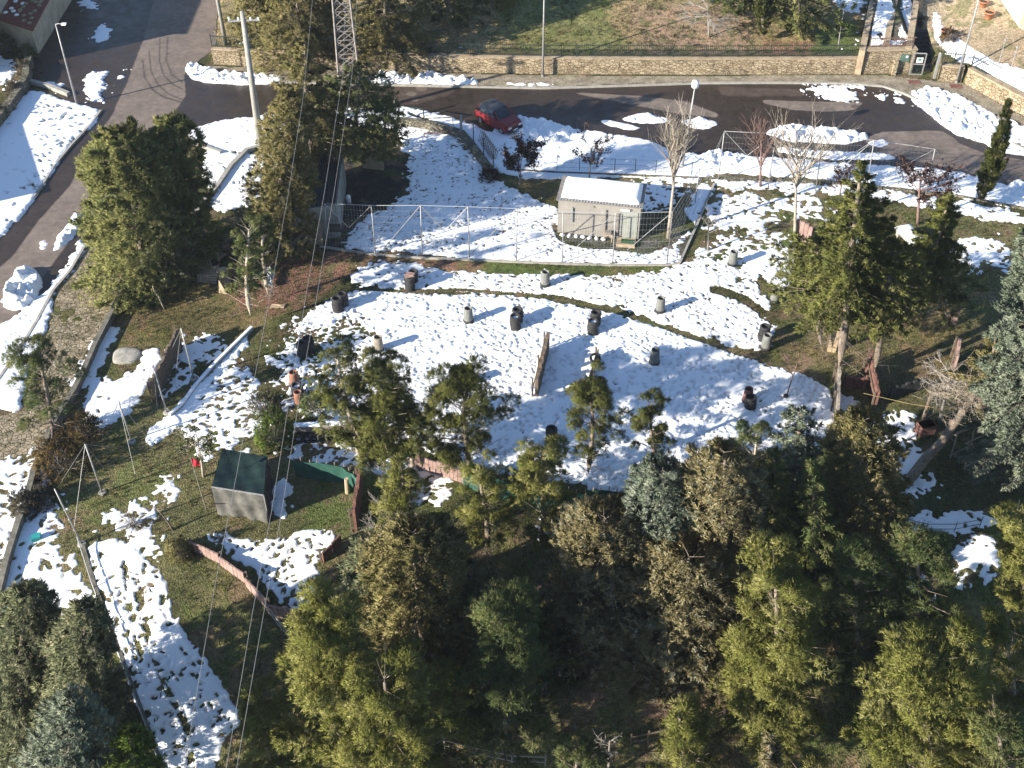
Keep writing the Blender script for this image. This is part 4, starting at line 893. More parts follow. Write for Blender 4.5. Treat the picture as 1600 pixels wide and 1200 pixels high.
# terraced beds at the right of the wall
bedf = [Vector((*flat(1345,116), 0)), Vector((*flat(1424,114), 0))]
r = empty('stone_building_wall', bedf[0], 0, 'stone front of the raised beds with a green plaque beside the gate', 'wall')
a, b = Vector((0,0,0)), bedf[1]-bedf[0]; a.z = b.z = 0
m = MB(); m.beam(a+Vector((0,.3,.85)), b+Vector((0,.3,.85)), .6, 2.0); m.build('wall_body', M_stone, r)
m = MB(); m.beam(a+Vector((-.05,.3,1.90)), b+Vector((.05,.3,1.90)), .7, .1); m.build('coping', M_coping, r)
d = b.normalized(); n_ = Vector((d.y, -d.x, 0))
q = d*(b.length*.80); M_plq = mat('plaque_green', (.06,.10,.08), (.10,.16,.13), .4, 3)
m = MB(); m.beam(q+n_*.02+Vector((-.35,0,1.25)), q+n_*.02+Vector((.35,0,1.25)), .06, .62); pl = m.build('plaque', M_plq, r)
m = MB(); m.lathe([(.0,0),(.10,0),(.10,.03),(.0,.03)], (0,0,0), 12); e_ = m.build('emblem', M_white, pl); e_.location = q+n_*.07+Vector((.12,0,1.38)); e_.rotation_euler = (math.pi/2, 0, 0)
m = MB(); q2 = d*(b.length*.63); m.beam(q2+n_*.12+Vector((0,0,0)), q2+n_*.12+Vector((0,0,1.15)), .3, .35); m.build('buttress', M_stone, r)
for (x0, y0), (x1, y1), lab in (((1349,82),(1366,-8),'left side wall of the raised snowy beds'), ((1386,74),(1400,-8),'middle wall between the two snowy channels'), ((1422,78),(1433,-8),'right side wall of the raised beds, next to the dark steps')):
    z = 2.0; p, q = Vector((*flat(x0, y0, z), 0)), Vector((*flat(x1, y1, z), 0)); m = MB(); dd = q-p
    m.beam((0,.35,.75), dd*1.25+Vector((0,0,1.5)), .45, 2.5); o = m.build('bed_wall', M_coping); o.location = p; tag(o, lab, 'wall', 'walls of the raised beds')
zz = 1.95
railing([(1352,113.6),(1422,112.4)], zz, 'low brown railing in front of the snowy raised beds', .8, .16, 1.2, mat('rusty_iron', (.10,.06,.045), (.2,.12,.09), .8, 6), off=.25)
# gate, steps, right-hand walls
gp = Vector((*flat(1424,113.5), 0)); gq = Vector((*flat(1459,112), 0))
r = empty('stone_steps', gp, 0, 'dark stone steps climbing behind the open gate', 'steps'); gd = gq-gp; gd.z = 0
M_dk = mat('dark_slate', (.022,.022,.024), (.045,.043,.042), .8, 4, bump=.3)
for i in range(9):
    m = MB(); y = .15+i*.42; m.box((gd.x*.5+.06*i, y+.21, .09+i*.17), (gd.length-.1, .40, .18+i*.01)); m.build('step', M_dk, r)
r = empty('metal_gate', Vector((*flat(1420.5,116.5), 0)), 0, 'pale grey metal gate standing open with a white and green sign', 'gate')
g0 = Vector((0,0,0)); g1 = Vector((*flat(1440,117.3), 0))-Vector((*flat(1420.5,116.5), 0)); gh = 1.75
m = MB()
for p0, p1 in ((g0, g0+Vector((0,0,gh))), (g1, g1+Vector((0,0,gh))), (g0+Vector((0,0,gh)), g1+Vector((0,0,gh))), (g0+Vector((0,0,gh*.5)), g1+Vector((0,0,gh*.5))), (g0+Vector((0,0,.05)), g1+Vector((0,0,.05)))): m.beam(p0, p1, .07, .07)
m.build('gate_frame', M_galv, r); m = MB()
for i in range(1, 8): q = g0.lerp(g1, i/8); m.beam(q, q+Vector((0,0,gh)), .025, .025)
m.build('bars', M_iron, r)
q = g0.lerp(g1, .55); m = MB(); m.beam(q+Vector((-.24,-.05,1.22)), q+Vector((.24,-.05,1.22)), .02, .42); sg = m.build('sign', M_white, r)
m = MB(); M_sg = mat('sign_green', (.02,.22,.13), (.03,.28,.17), .5, 5)
m.add([(.0,0,.13),(-.12,0,.10),(-.13,0,-.02),(-.05,0,-.03),(.0,0,-.14),(.04,0,-.04),(.12,0,-.02),(.11,0,.07)], [(0,1,2,3,4,5,6,7)]); em = m.build('emblem', M_sg, sg); em.location = q+Vector((0,-.068,1.23))
m = MB(); m.beam((0,0,0), (0,0,2.0), .16, .16); m.lathe([(.0,2.12),(.12,2.0)], n=8); o = m.build('gate_post', M_galv); o.location = at(1461,116.5); tag(o, 'light grey gate post right of the open gate', 'post')
wallrun('stone_wall', [(1465,127),(1501,130.5)], .5, 1.2, M_stone, 'short square stone wall between the gate post and the lamp', 'wall', cap=M_coping, off=.27)
railing([(1465,127),(1501,130.5)], 1.3, 'short dark railing above the short stone wall by the gate', .95, .14, 1.0)
wallrun('stone_wall', [(1506,132),(1550,156),(1600,183),(1700,238)], .5, 1.25, M_stone, 'slanting stone wall running out of the right edge', 'wall', cap=M_coping, off=.27)
railing([(1506,132),(1530,145)], 1.33, 'dark railing piece at the start of the slanting wall', .9, .14, 1.2)
for k, (x, y) in enumerate(((1560,101),(1578,113),(1596,124))):
    b_ = at(x, y); m = MB(); m.tube([(0,0,0),(0,0,2.0)], .03, 6); m.lathe([(.0,2.05),(.09,2.0),(.09,1.92),(.0,1.9)], n=8); o = m.build('garden_lamp', M_galv); o.location = b_
    tag(o, ['leftmost thin grey post in the snow behind the slanting wall','middle thin grey post in the snow behind the slanting wall','thin grey post nearest the right edge behind the slanting wall'][k], 'post', 'thin posts behind the slanting wall')
M_terra = mat('terracotta', (.30,.12,.06), (.42,.19,.10), .85, 4)
for x, y, lab, s_ in ((1535,11,'terracotta pot highest up by the white house',1), (1544,29,'terracotta pot lower of the two by the white house',1.1), (1476,57,'terracotta pot at the top of the dark steps',1.1)):
    r = empty('flower_pot', at(x, y), 0, lab, 'flower pot', 'terracotta pots in the yard', s=s_)
    MB().lathe([(.22,0),(.34,.42),(.38,.42),(.38,.50),(.31,.50),(.30,.42)], n=18).build('pot', M_terra, r, True); MB().lathe([(.0,.43),(.31,.43)], n=14).build('soil', M_dirt, r)
bush('dark shrub in a bed at the top of the steps', (1437,52), 20, 12, 'greybush', n=120)
bush('brown shrub growing around the pot at the steps', (1480,64), 26, 16, 'brownleaf', n=150)
for x, y, lab in ((1428,130,'reddish manhole cover on the pavement before the gate'), (1493,136.5,'reddish manhole cover near the foot of the lamp')):
    m = MB(); m.box((0,0,.11), (.85,.6,.03)); o = m.build('manhole_cover', M_redb); o.location = at(x, y); tag(o, lab, 'manhole cover', 'manhole covers')
# house corner at the top right, buildings at the top left
def block(name, c, e1, e2, h, wm, rm_, label, over=.25, rise=0.0):
    r = empty(name, c, 0, label, 'building'); e1 = Vector(e1); e2 = Vector(e2); z = Vector((0,0,1)); o = Vector((0,0,-.2))
    MB().hexa([o, e1+o, e1+e2+o, e2+o, z*h, e1+z*h, e1+e2+z*h, e2+z*h]).build('wall', wm, r)
    a1, a2 = e1.normalized()*over, e2.normalized()*over; t = z*(h+.003)
    MB().hexa([t-a1-a2, t+e1+a1-a2, t+e1+e2+a1+a2+z*rise, t+e2-a1+a2+z*rise, t-a1-a2+z*.14, t+e1+a1-a2+z*.14, t+e1+e2+a1+a2+z*(.14+rise), t+e2-a1+a2+z*(.14+rise)]).build('roof', rm_, r)
    return r, t
M_plaster = mat('cream_plaster', (.36,.30,.21), (.50,.43,.32), .9, 1.2, bump=.1)
M_whitep = mat('white_plaster', (.72,.71,.66), (.80,.79,.75), .85, 1.5); M_pinkp = mat('pink_plaster', (.42,.24,.17), (.50,.31,.23), .85, 2)
M_tile = mat('rusty_roof_tiles', (.10,.028,.02), (.22,.075,.05), .85, 4, bump=.6, stretch=(1,4,1))
c = at(60,85); e1 = at(-60,44)-c; e2 = at(104,14)-c
r, t = block('garage', c, e1, e2*1.6, 2.1, M_plaster, M_tile, 'cream walled outbuilding with rusty tile roof at the top left corner', .3, .9)
rn = random.Random(5)
M_moss = mat('roof_moss', (.20,.17,.09), (.33,.29,.17), 1, 6, bump=.5)
ms = MB(); mm = MB()
for i in range(46):
    u, v = rn.uniform(.03, .55), rn.uniform(.02, .35); p = e1*u+e2*1.6*v; p.z = 2.1+.17+.9*v
    (ms if (abs(u-.30) < .09) else mm).lathe([(.0,.10),(.16,.05),(.20,-.03)], p, 7)
ms.build('snow_patch', M_snowcap, r); mm.build('moss_clumps', M_moss, r)
hs = empty('house', at(-330,395), R_(25), 'unseen house added outside the left edge to shade the snowy verge', 'house')  # unseen house, put in to throw shade on the left verge
MB().hexa([(0,0,-.2),(7,0,-.2),(7,9,-.2),(0,9,-.2),(0,0,3.4),(7,0,3.4),(7,9,3.4),(0,9,3.4)]).build('wall', M_plaster, hs)
MB().add([(-.4,-.4,3.4),(7.4,-.4,3.4),(7.4,9.4,3.4),(-.4,9.4,3.4),(3.5,-.4,4.4),(3.5,9.4,4.4)], [(0,1,4),(1,2,5,4),(2,3,5),(3,0,4,5),(3,2,1,0)]).build('roof', M_tile, hs)
hs = empty('house', at(-190,120), 0, 'house just outside the left edge whose shadow crosses the road', 'house')
MB().hexa([(0,0,-.2),(8,0,-.2),(8,12,-.2),(0,12,-.2),(0,0,6.2),(8,0,6.2),(8,12,6.2),(0,12,6.2)]).build('wall', M_plaster, hs)
MB().add([(-.4,-.4,6.2),(8.4,-.4,6.2),(8.4,12.4,6.2),(-.4,12.4,6.2),(4,-.4,7.6),(4,12.4,7.6)], [(0,1,4),(1,2,5,4),(2,3,5),(3,0,4,5),(3,2,1,0)]).build('roof', M_tile, hs)
c = at(1592,42); r = empty('house', c, 0, 'corner of a white house with a pinkish end wall at the top right', 'house')
e1 = at(1556,-12)-c; e2 = at(1655,80)-c; e1.z = e2.z = 0; e1 *= 1.4
MB().hexa([Vector((0,0,-.3)), e2+Vector((0,0,-.3)), e1+e2+Vector((0,0,-.3)), e1+Vector((0,0,-.3)), Vector((0,0,3.4)), e2+Vector((0,0,3.4)), e1+e2+Vector((0,0,3.4)), e1+Vector((0,0,3.4))]).build('wall', M_whitep, r)
nn = Vector((e2.y, -e2.x, 0)).normalized()*.02
MB().hexa([nn+Vector((0,0,-.1)), nn*2+Vector((0,0,-.1)), nn*2+e2+Vector((0,0,-.1)), nn+e2+Vector((0,0,-.1)), nn+Vector((0,0,3.3)), nn*2+Vector((0,0,3.3)), nn*2+e2+Vector((0,0,3.3)), nn+e2+Vector((0,0,3.3))]).build('end_wall', M_pinkp, r)
wallrun('stone_wall', [(48,100),(44,132),(24,165),(-6,205),(-40,250)], .5, .8, M_stone2, 'dark overgrown stone wall at the upper left edge', 'wall', rag=.15)
for i, (x, y, w_, l_) in enumerate(((42,118,30,'ivy bush on the upper part of the dark stone wall'), (22,150,28,'ivy bush on the middle of the dark stone wall'), (2,186,30,'ivy bush at the left end of the dark stone wall'), (12,78,34,'green scrub below the cream wall'), (44,92,26,'scrub at the corner of the cream wall'))):
    bush(l_, (x, y), w_, 20, 'greybush' if i < 3 else 'grass', n=200, group='scrub at the upper left')
wallrun('low_wall', [(40,128),(75,137),(108,150)], .3, .3, M_conc, 'low concrete wall in the shade below the cream outbuilding', 'wall')
# --- street lamps and utility poles
def lamp(base, h, arm, label, head='flat', lean=0, top=None):
    b_ = at(*base); r = empty('street_lamp', b_, 0, label, 'street lamp', 'street lamps along the road'); lx = 0
    if top: h = height_to(b_, top[1]); tx, _ = proj(b_.x, b_.y, h+b_.z); lx = (top[0]-tx)/pxm(b_.x, b_.y, h)
    MB().tube([(0,0,0),(lx*.5,0,h*.5),(lx,0,h)], [.085,.065,.045], 10).build('pole', M_galv, r, True)
    MB().lathe([(.16,0),(.16,.03),(.10,.06),(.10,.25)], n=12).build('base', M_galv, r)
    if head == 'globe': MB().lathe([(.0,h+.45),(.20,h+.38),(.26,h+.15),(.22,h-.05),(.08,h-.12)], (lx,0,0), 14).build('lantern', M_white, r, True)
    else:
        MB().tube([(lx,0,h),(lx+arm*.5,0,h+.05),(lx+arm,0,h+.03)], .035, 8).build('arm', M_galv, r)
        MB().box((lx+arm*1.25,0,h+.02), (abs(arm)*.7,.26,.10)).build('lantern', M_white, r)
    return r
lamp((121,165), 6, .45, 'grey street lamp on the snowy left verge', top=(87,38))
lamp((848,121), 8.5, .8, 'tall grey street lamp against the middle of the long stone wall')
lamp((1066,262), 7, 0, 'street lamp with a white lantern beside the near edge of the road', 'globe', top=(1086,135))
lamp((1494,131), 8.5, -.8, 'tall street lamp at the right end by the slanting wall')
b_ = at(353,70); r = empty('utility_pole', b_, 0, 'plain pale pole at the top of the road beside the wall end', 'utility pole'); MB().tube([(0,0,0),(-.15,0,9)], [.16,.10], 12).build('pole', M_paleconc, r, True)
MB().box((-.15,0,8.7), (1.2,.1,.1)).build('crossarm', M_galv, r)
b_ = at(406,218); h = height_to(b_, 18); tx, _ = proj(b_.x, b_.y, h); lx = (378-tx)/pxm(b_.x, b_.y, h)
r = empty('utility_pole', b_, 0, 'thick pale concrete utility pole standing in the snow by the junction', 'utility pole')
MB().tube([(0,0,-.2),(lx*.5,0,h*.5),(lx,0,h)], [.26,.20,.14], 14).build('pole', M_paleconc, r, True)
MB().beam((lx*.93-1.0,0,h*.93), (lx*.93+1.1,0,h*.93+.1), .10, .10).build('crossarm', M_galv, r)
MB().beam((lx*.2,0,h*.22), (1.0,-.2,0), .10, .10).build('strut', M_paleconc, r)
for s in (-.9, -.3, .5, 1.0): MB().lathe([(.03,0),(.07,.04),(.05,.10),(.08,.14),(.04,.22)], (lx*.93+s,0,h*.93+.06), 8).build('insulator', M_white, r)
# --- lattice pylon and its cables
b_ = at(547,140); r = empty('lattice_pylon', b_, R_(8), 'tall rusty lattice pylon rising out of the picture at the top', 'pylon'); HP = 17.0
M_rust = mat('rusty_galvanised', (.17,.145,.13), (.30,.28,.26), .7, 5)
def cn(k, z): w = .78-.42*z/HP; return Vector((w*(1 if k in (0, 3) else -1), w*(1 if k < 2 else -1), z))
for k in range(4): MB().beam(cn(k, 0), cn(k, HP), .10, .10).build('leg', M_rust, r)
lv = [i*HP/16 for i in range(17)]
for k in range(4):
    m = MB(); k2 = (k+1) % 4
    for i in range(16):
        m.beam(cn(k, lv[i]), cn(k2, lv[i+1]), .045, .045); m.beam(cn(k2, lv[i]), cn(k, lv[i+1]), .045, .045); m.beam(cn(k, lv[i+1]), cn(k2, lv[i+1]), .045, .045)
    m.build('bracing', M_rust, r)
for z in (12.5, 14.5): MB().beam((-1.8,0,z), (1.8,0,z), .12, .12).build('crossarm', M_rust, r)
M_cable = mat('cable_aluminium', (.20,.20,.195), (.27,.27,.26), .6, 5)
def cable(pts, za, zb, label, rad=.0085, group='power cables'):
    Q = []; n = len(pts)
    for i, (x, y) in enumerate(pts):
        z = za+(zb-za)*i/(n-1); Q.append(Vector((*flat(x, y, z), z)))
    o = Q[0].copy(); m = MB(); m.tube([q-o for q in Q], rad, 6); c = m.build('power_cable', M_cable); c.location = o; return tag(c, label, 'cable', group)
cable([(541,-40),(536,115),(507,300),(478,462),(452,625),(425,795),(395,955),(352,1210)], 12.5, 9.5, 'power cable that passes just left of the tyre-fronted wall')
cable([(560,-40),(550,117),(522,300),(494,470),(467,627),(441,795),(400,1027),(368,1210)], 12.5, 9.5, 'power cable that passes over the tyre-fronted wall, rightmost of three')
cable([(492,-40),(474,150),(451,300),(425,445),(396,600),(370,740),(336,915),(286,1210)], 12.5, 9.5, 'power cable crossing the green tarpaulin tent, leftmost of three')
# --- the prefabricated hut
FL, FR = at(871,363), at(997,376); hz = 2.45
ux = (FR-FL); hw = ux.length; ux.normalize(); uy = Vector((-ux.y, ux.x, 0)); hd = 2.45
hut = empty('prefab_hut', FL, math.atan2(ux.y, ux.x), 'beige prefabricated hut with thick snow on its flat roof', 'hut')
M_hut = mat('hut_panel_beige', (.225,.21,.19), (.30,.28,.25), .8, 1.3, bump=.06, stretch=(1,1,.5)); M_hutdk = mat('hut_trim_grey', (.16,.15,.14), (.24,.22,.20), .7, 4)
MB().box((hw/2, hd/2, hz/2), (hw, hd, hz)).build('wall', M_hut, hut)
m = MB(); m.box((hw/2, hd/2, hz+.05), (hw+.24, hd+.3, .09)); rf = m.build('roof', M_hutdk, hut); rn = random.Random(2)
m = MB(); vs = []; fs = []
for i in range(113):
    x = -.1+i*(hw+.2)/112; zz = hz+.10+.028*math.sin(i*math.pi/2); vs += [(x, -.19, zz), (x, -.02, zz)]
for i in range(112): fs.append((i*2, i*2+2, i*2+3, i*2+1))
m.add(vs, fs).build('corrugated_edge', M_galv, rf)
nxx, nyy = 40, 20; vs = []; fs = []
for j in range(nyy+1):
    for i in range(nxx+1):
        u, v = i/nxx, j/nyy; e = min(u*hw, (1-u)*hw, v*hd, (1-v)*hd); zz = .27*(1-math.exp(-e*9))
        cx = .14+u*(hw-.22); cy = .10+v*(hd-.14)
        vs.append((cx, cy, hz+.09+zz+.02*math.sin(u*9+v*4)*(e > 0)))
for j in range(nyy):
    for i in range(nxx): q = j*(nxx+1)+i; fs.append((q, q+1, q+nxx+2, q+nxx+1))
MB().add(vs, fs).build('snow_cover', M_snowcap, rf, True)
M_door = mat('hut_door_grey', (.26,.27,.24), (.31,.32,.285), .6, 2)
MB().box((hw*.885, -.022, 1.10), (.92, .045, 1.95)).build('door', M_door, hut)
for x, z0, z1, w in ((hw*.175, .95, 2.0, .10), (hw*.585, .25, 2.05, .07), (hw*.735, .3, 1.9, .14), (hw*.775, .3, 1.85, .10)):
    MB().beam((x, -.06, z0), (x, -.06, z1), w, .07).build('pipe', M_hutdk if w != .10 else M_galv, hut)
for x, z in ((hw*.43, 2.2), (hw*.88, 2.23)): MB().lathe([(0,-.03),(.06,-.03),(.06,.03),(0,.03)], (x, -.03, z), 10).build('vent', M_hutdk, hut)
MB().beam((hw*.76, -.05, 2.16), (hw*.87, -.05, 2.16), .05, .10).build('wall_lamp', M_white, hut)
def onhut(x, y, z=0): return FL+ux*x+uy*y+Vector((0, 0, z))
ra = math.atan2(ux.y, ux.x)
r = empty('doorstep', onhut(hw*.86, -.5), ra, 'wooden doorstep with a green mat before the hut door', 'step'); MB().box((0,0,.10), (1.15,.75,.20)).build('deck', M_woodpale, r); MB().box((.1,0,.215), (.8,.45,.02)).build('mat', mat('mat_green', (.02,.07,.03), (.04,.11,.05), .9, 20), r)
r = empty('side_table', onhut(hw*.635, -.32), ra, 'small yellowish wooden table left of the hut door', 'table'); MB().box((0,0,.50), (.55,.38,.05)).build('top', M_woodpale, r)
for sx in (-.24, .24):
    for sy in (-.15, .15): MB().box((sx,sy,.24), (.05,.05,.48)).build('leg', M_woodpale, r)
MB().box((0,.0,.62), (.34,.26,.18)).build('box', M_hutdk, r)
for i in range(7):
    q = onhut(.35+i*.43, -.28); m = MB(); m.lathe([(.0,.26),(.12,.23),(.19,.12),(.21,.0)], n=9); o = m.build('white_sack', M_snowcap, None, True); o.location = q; o.rotation_euler = (.1, .2*(i % 3-1), i); o.scale = (.85, .55, .62)
    tag(o, ['leftmost','second from the left','third from the left','middle','third from the right','second from the right','rightmost'][i]+' white lumpy sack along the foot of the hut', 'sack', 'sacks along the hut wall')
# --- net fences
M_net = mat('net_wire', (.30,.31,.32), (.40,.41,.42), .6, 4)
def netfence(tops, bases, label, H=None, braces=(), netz=(0.3, 3.6), drop=(), nrow=9):
    B = [at(*p) for p in bases]; r = empty('net_fence', B[0], 0, label, 'net fence'); Tp = []
    for (tx, ty), b_ in zip(tops, B):
        h = height_to(b_, ty); px_, _ = proj(b_.x, b_.y, h); lx = (tx-px_)/pxm(b_.x, b_.y, h)
        q = b_-B[0]; Tq = q+Vector((lx, 0, h)); Tp.append(Tq); MB().tube([q, Tq], .034, 8).build('post', M_galv, r, True)
    for i, j, si, sj in braces:      # brace from (post i at height share si) to (post j at share sj)
        qi = (B[i]-B[0]).lerp(Tp[i], si) if isinstance(i, int) else i; qj = (B[j]-B[0]).lerp(Tp[j], sj)
        MB().tube([qi, qj], .022, 6).build('brace', M_galv, r)
    m = MB()
    for i in range(len(B)-1):
        a0, a1, c0, c1 = B[i]-B[0], Tp[i], B[i+1]-B[0], Tp[i+1]
        m.tube([a1, c1], .018, 5)
        for k in range(1, nrow): m.tube([a0.lerp(a1, k/nrow), c0.lerp(c1, k/nrow)], .004, 3, False)
        for k in range(1, 16): m.tube([a0.lerp(c0, k/16), a1.lerp(c1, k/16)], .004, 3, False)
    m.build('netting', M_net, r); return r, B, Tp
FT = [(507,318),(580,321),(657,321),(731,323),(808,326),(880,331),(962,333),(1051,331)]; FB = [(511,384),(587,397),(660,402),(734,405),(807,408),(879,411),(957,413),(1042,413)]
r, B, Tp = netfence(FT, FB, 'front net fence of galvanised posts and slanting braces above the tyre field')
def mid(i, j, x, y): # point on the net plane between posts i and j seen at x, y -> by height
    s = .5; b_ = B[i].lerp(B[j], s); h = height_to(b_, y); return b_-B[0]+Vector((0, 0, h))
for i, j, y in ((0,1,356), (2,3,361)):
    q = mid(i, j, 0, y)
    MB().tube([Tp[i], q], .022, 6).build('brace', M_galv, r); MB().tube([Tp[j], q], .022, 6).build('brace', M_galv, r)
for i, (bx, by) in ((2,(600,388)), (4,(735,398)), (5,(845,368)), (6,(888,397)), (7,(980,391))):
    MB().tube([Tp[i], at(bx, by)-B[0]], .022, 6).build('brace', M_galv, r)
BT = [(1132,205),(1213,209),(1287,214),(1366,219),(1461,233)]; BB = [(1122,282),(1200,293),(1274,299),(1352,305),(1444,316)]
r, B, Tp = netfence(BT, BB, 'back net fence of galvanised posts beside the road, with bare trees in it')
for i, j, y in ((0,1,243), (2,3,256), (1,2,250)):
    q = mid(i, j, 0, y); MB().tube([Tp[i], q], .022, 6).build('brace', M_galv, r); MB().tube([Tp[j], q], .022, 6).build('brace', M_galv, r)
for i, (bx, by) in ((3,(1300,262)), (4,(1395,268)), (4,(1490,272))):
    MB().tube([Tp[i], at(bx, by)-B[0]], .022, 6).build('brace', M_galv, r)
for bx, by in ((1062,352), (1082,338)): MB().tube([Tp[0], at(bx, by)-B[0]], .012, 5).build('guy_wire', M_galv, r)
netfence([(1093,264),(1051,331)], [(1086,318),(1042,413)], 'side net between the front fence and the leaning post', nrow=7)
wallrun('kerb_wall', [(500,386),(587,399),(660,404),(734,407),(807,410),(879,413),(957,415),(1044,415),(1062,413)], .14, .10, M_conc, 'thin concrete kerb under the front net fence', 'kerb')
wallrun('kerb_wall', [(1062,412),(1074,385),(1090,350),(1104,315),(1116,288)], .14, .12, M_conc, 'thin concrete kerb under the side net', 'kerb')
# low wire fence between the hut and the roadside snow
FP = [(792,262),(830,266),(870,267),(905,268),(960,270),(992,271),(1024,273),(1080,275)]
B = [at(*p) for p in FP]; r = empty('wire_fence', B[0], 0, 'low wire fence with thin posts behind the hut', 'fence')
for b_ in B: MB().tube([b_-B[0], b_-B[0]+Vector((0,0,1.1))], .022, 6).build('post', M_iron, r)
m = MB()
for a, b in zip(B[:-1], B[1:]):
    for z in (.3, .65, 1.05): m.tube([a-B[0]+Vector((0,0,z)), b-B[0]+Vector((0,0,z))], .008, 4)
m.build('wire', M_iron, r)
wallrun('kerb_wall', [(792,264),(870,269),(960,272),(1080,277),(1200,280),(1300,285),(1400,294),(1500,306),(1640,332)], .12, .16, M_stone2, 'dark narrow kerb between the two snow strips by the road', 'kerb', off=-.2)
# --- left-hand low walls, handrail, beams
wallrun('low_wall', [(222,424),(205,445),(186,478),(168,512),(150,548),(132,590),(118,618),(96,652),(80,682),(68,712),(56,745),(44,790),(30,830),(14,880),(2,930),(-12,1000)], .28, .48, M_concshade, 'long low concrete wall running down the left side past the cobbles', 'wall', rag=.04)  # dark colour stands in for the wall's shadow side
wallrun('low_wall', [(414,230),(386,238),(362,262),(342,292),(318,322),(300,345)], .28, .30, M_conc, 'thin curved concrete wall in the snow below the utility pole', 'wall')
wallrun('low_wall', [(300,224),(322,232),(346,241)], .22, .25, M_conc, 'short concrete edging in the snow right of the big cedar', 'wall')
wallrun('low_wall', [(394,515),(362,546),(332,576),(306,606),(286,634),(266,652)], .18, .17, M_conc, 'slanting concrete edging half buried by snow on the left slope', 'wall', cap=M_snowcap, capname='snow_cap', cw=-.03)
r = wallrun('low_wall', [(130,852),(150,920),(175,985),(200,1052),(225,1118),(248,1180),(268,1235)], .14, .10, M_concshade, 'long thin concrete edge beside the trodden snow track, bottom left', 'wall')
HR = [at(*p) for p in [(127,848),(150,920),(175,985),(200,1052),(225,1118),(248,1180),(268,1235)]]
r = empty('handrail', HR[0], 0, 'long thin pipe handrail beside the snow track, bottom left', 'handrail'); MB().tube([p-HR[0]+Vector((-.1,0,.42)) for p in HR], .03, 6).build('rail', M_galv, r)
for p in HR: MB().tube([p-HR[0]+Vector((-.1,0,-.05)), p-HR[0]+Vector((-.1,0,.42))], .025, 6).build('post', M_galv, r)
wallrun('low_wall', [(622,194),(655,199),(690,206),(722,215),(738,234),(754,256),(768,276)], .42, .55, M_stone2, 'dark curved low stone wall from the dark conifer down to the plum tree', 'wall', rag=.12)
bush('dark shrub on the foot of the curved stone wall', (764,280), 30, 16, 'purple', n=160)
# --- poles with guy wires, left side
def netpole(base, top, guys, label):
    b_ = at(*base); h = height_to(b_, top[1]); tx, _ = proj(b_.x, b_.y, h); lx = (top[0]-tx)/pxm(b_.x, b_.y, h)
    r = empty('net_pole', b_, 0, label, 'pole', 'net poles on the left slope'); tp = Vector((lx, 0, h)); MB().tube([(0,0,-.1), tp], [.045,.036], 8).build('pole', M_galv, r, True)
    MB().lathe([(.22,-.02),(.20,.06),(.06,.08)], n=10).build('footing', M_conc, r)
    for g in guys: MB().tube([tp, at(*g)-b_], .010, 4).build('guy_wire', M_galv, r)
netpole((160,770), (133,694), [(90,762),(115,830),(165,735),(182,700)], 'net pole with four guy wires in the middle of the mossy slope')
netpole((206,690), (185,627), [(212,745),(235,690)], 'net pole just above the big tree shadow, ends in moss')
netpole((261,645), (239,571), [(224,615),(246,640)], 'net pole at the lower end of the plank barricade')
netpole((303,592), (283,513), [(273,600),(262,560)], 'net pole with its foot in clean snow right of the barricade')
netpole((128,850), (85,764), [(100,800)], 'net pole at the upper end of the long handrail')
r = empty('flag', at(322,796), 0, 'small red flag on a thin stick left of the tent', 'flag'); b_ = at(322,796); h = height_to(b_, 716); tx, _ = proj(b_.x, b_.y, h); lx = (298-tx)/pxm(b_.x, b_.y, h)
MB().tube([(0,0,0),(lx,0,h)], .022, 6).build('stick', M_woodgrey, r)
vs = []; fs = []
for j in range(5):
    for i in range(6): vs.append((lx+i*.07-.02, .05*math.sin(i*1.4+j*.5), h-.02-j*.11-i*.02))
for j in range(4):
    for i in range(5): q = j*6+i; fs.append((q, q+1, q+7, q+6))
MB().add(vs, fs).build('cloth', mat('flag_red', (.60,.02,.04), (.75,.04,.06), .7, 3), r, True)
# --- tyre stacks
def tyre_mb(R=.31, w=.19, m=None, c=(0,0,0)):
    m = m or MB(); r = R*.60; prof = []
    for i in range(12):
        a = 2*math.pi*i/12; prof.append(((R+r)/2+(R-r)/2*max(-1, min(1, 1.25*math.cos(a))), w/2*max(-1, min(1, 1.2*math.sin(a)))))
    return m.lathe(prof, c, 22, True)
TY = tyre_mb().mesh('tyre', True); TY.materials.append(M_rubber)
SG = 'tyre and drum bunkers on the field'
def tyre_stack(px, py, n, label, fill=None, seed=0, R=.31, orange=False, s=1.0):
    rn = random.Random(px+py); r = empty('tyre_stack', at(px, py, .02), rn.uniform(0, 3), label, 'tyre stack', SG, s=s)
    for i in range(n):
        o = bpy.data.objects.new('tyre', TY); COL.objects.link(o); o.parent = r; o.location = (rn.uniform(-.025,.025), rn.uniform(-.025,.025), .10+i*.185); o.rotation_euler = (rn.uniform(-.03,.03), rn.uniform(-.03,.03), rn.uniform(0, 3))
    if fill: MB().lathe([(.0,.10+(n-1)*.185),(.17,.10+(n-1)*.185-.03)], n=12).build('snow_inside', M_snowcap if fill == 's' else M_dirt, r)
    return r
def drum(px, py, label, h=.98, s=1.0, mt=None):
    r = empty('bunker_drum', at(px, py, .02), px, label, 'drum', SG, s=s)
    b_ = bpy.data.objects.new('tyre', TY); COL.objects.link(b_); b_.parent = r; b_.location = (0,0,.10); b_.scale = (1.0,1.0,1.05)
    MB().lathe([(.270,.10),(.278,.30),(.262,.55),(.245,.80),(.232,h),(.195,h+.02),(.185,h-.04),(.182,h-.25)], n=24).build('sleeve', mt or M_sleeve, r, True)
    MB().lathe([(.0,h-.24),(.185,h-.24)], n=14).build('filling', M_dirt, r); return r
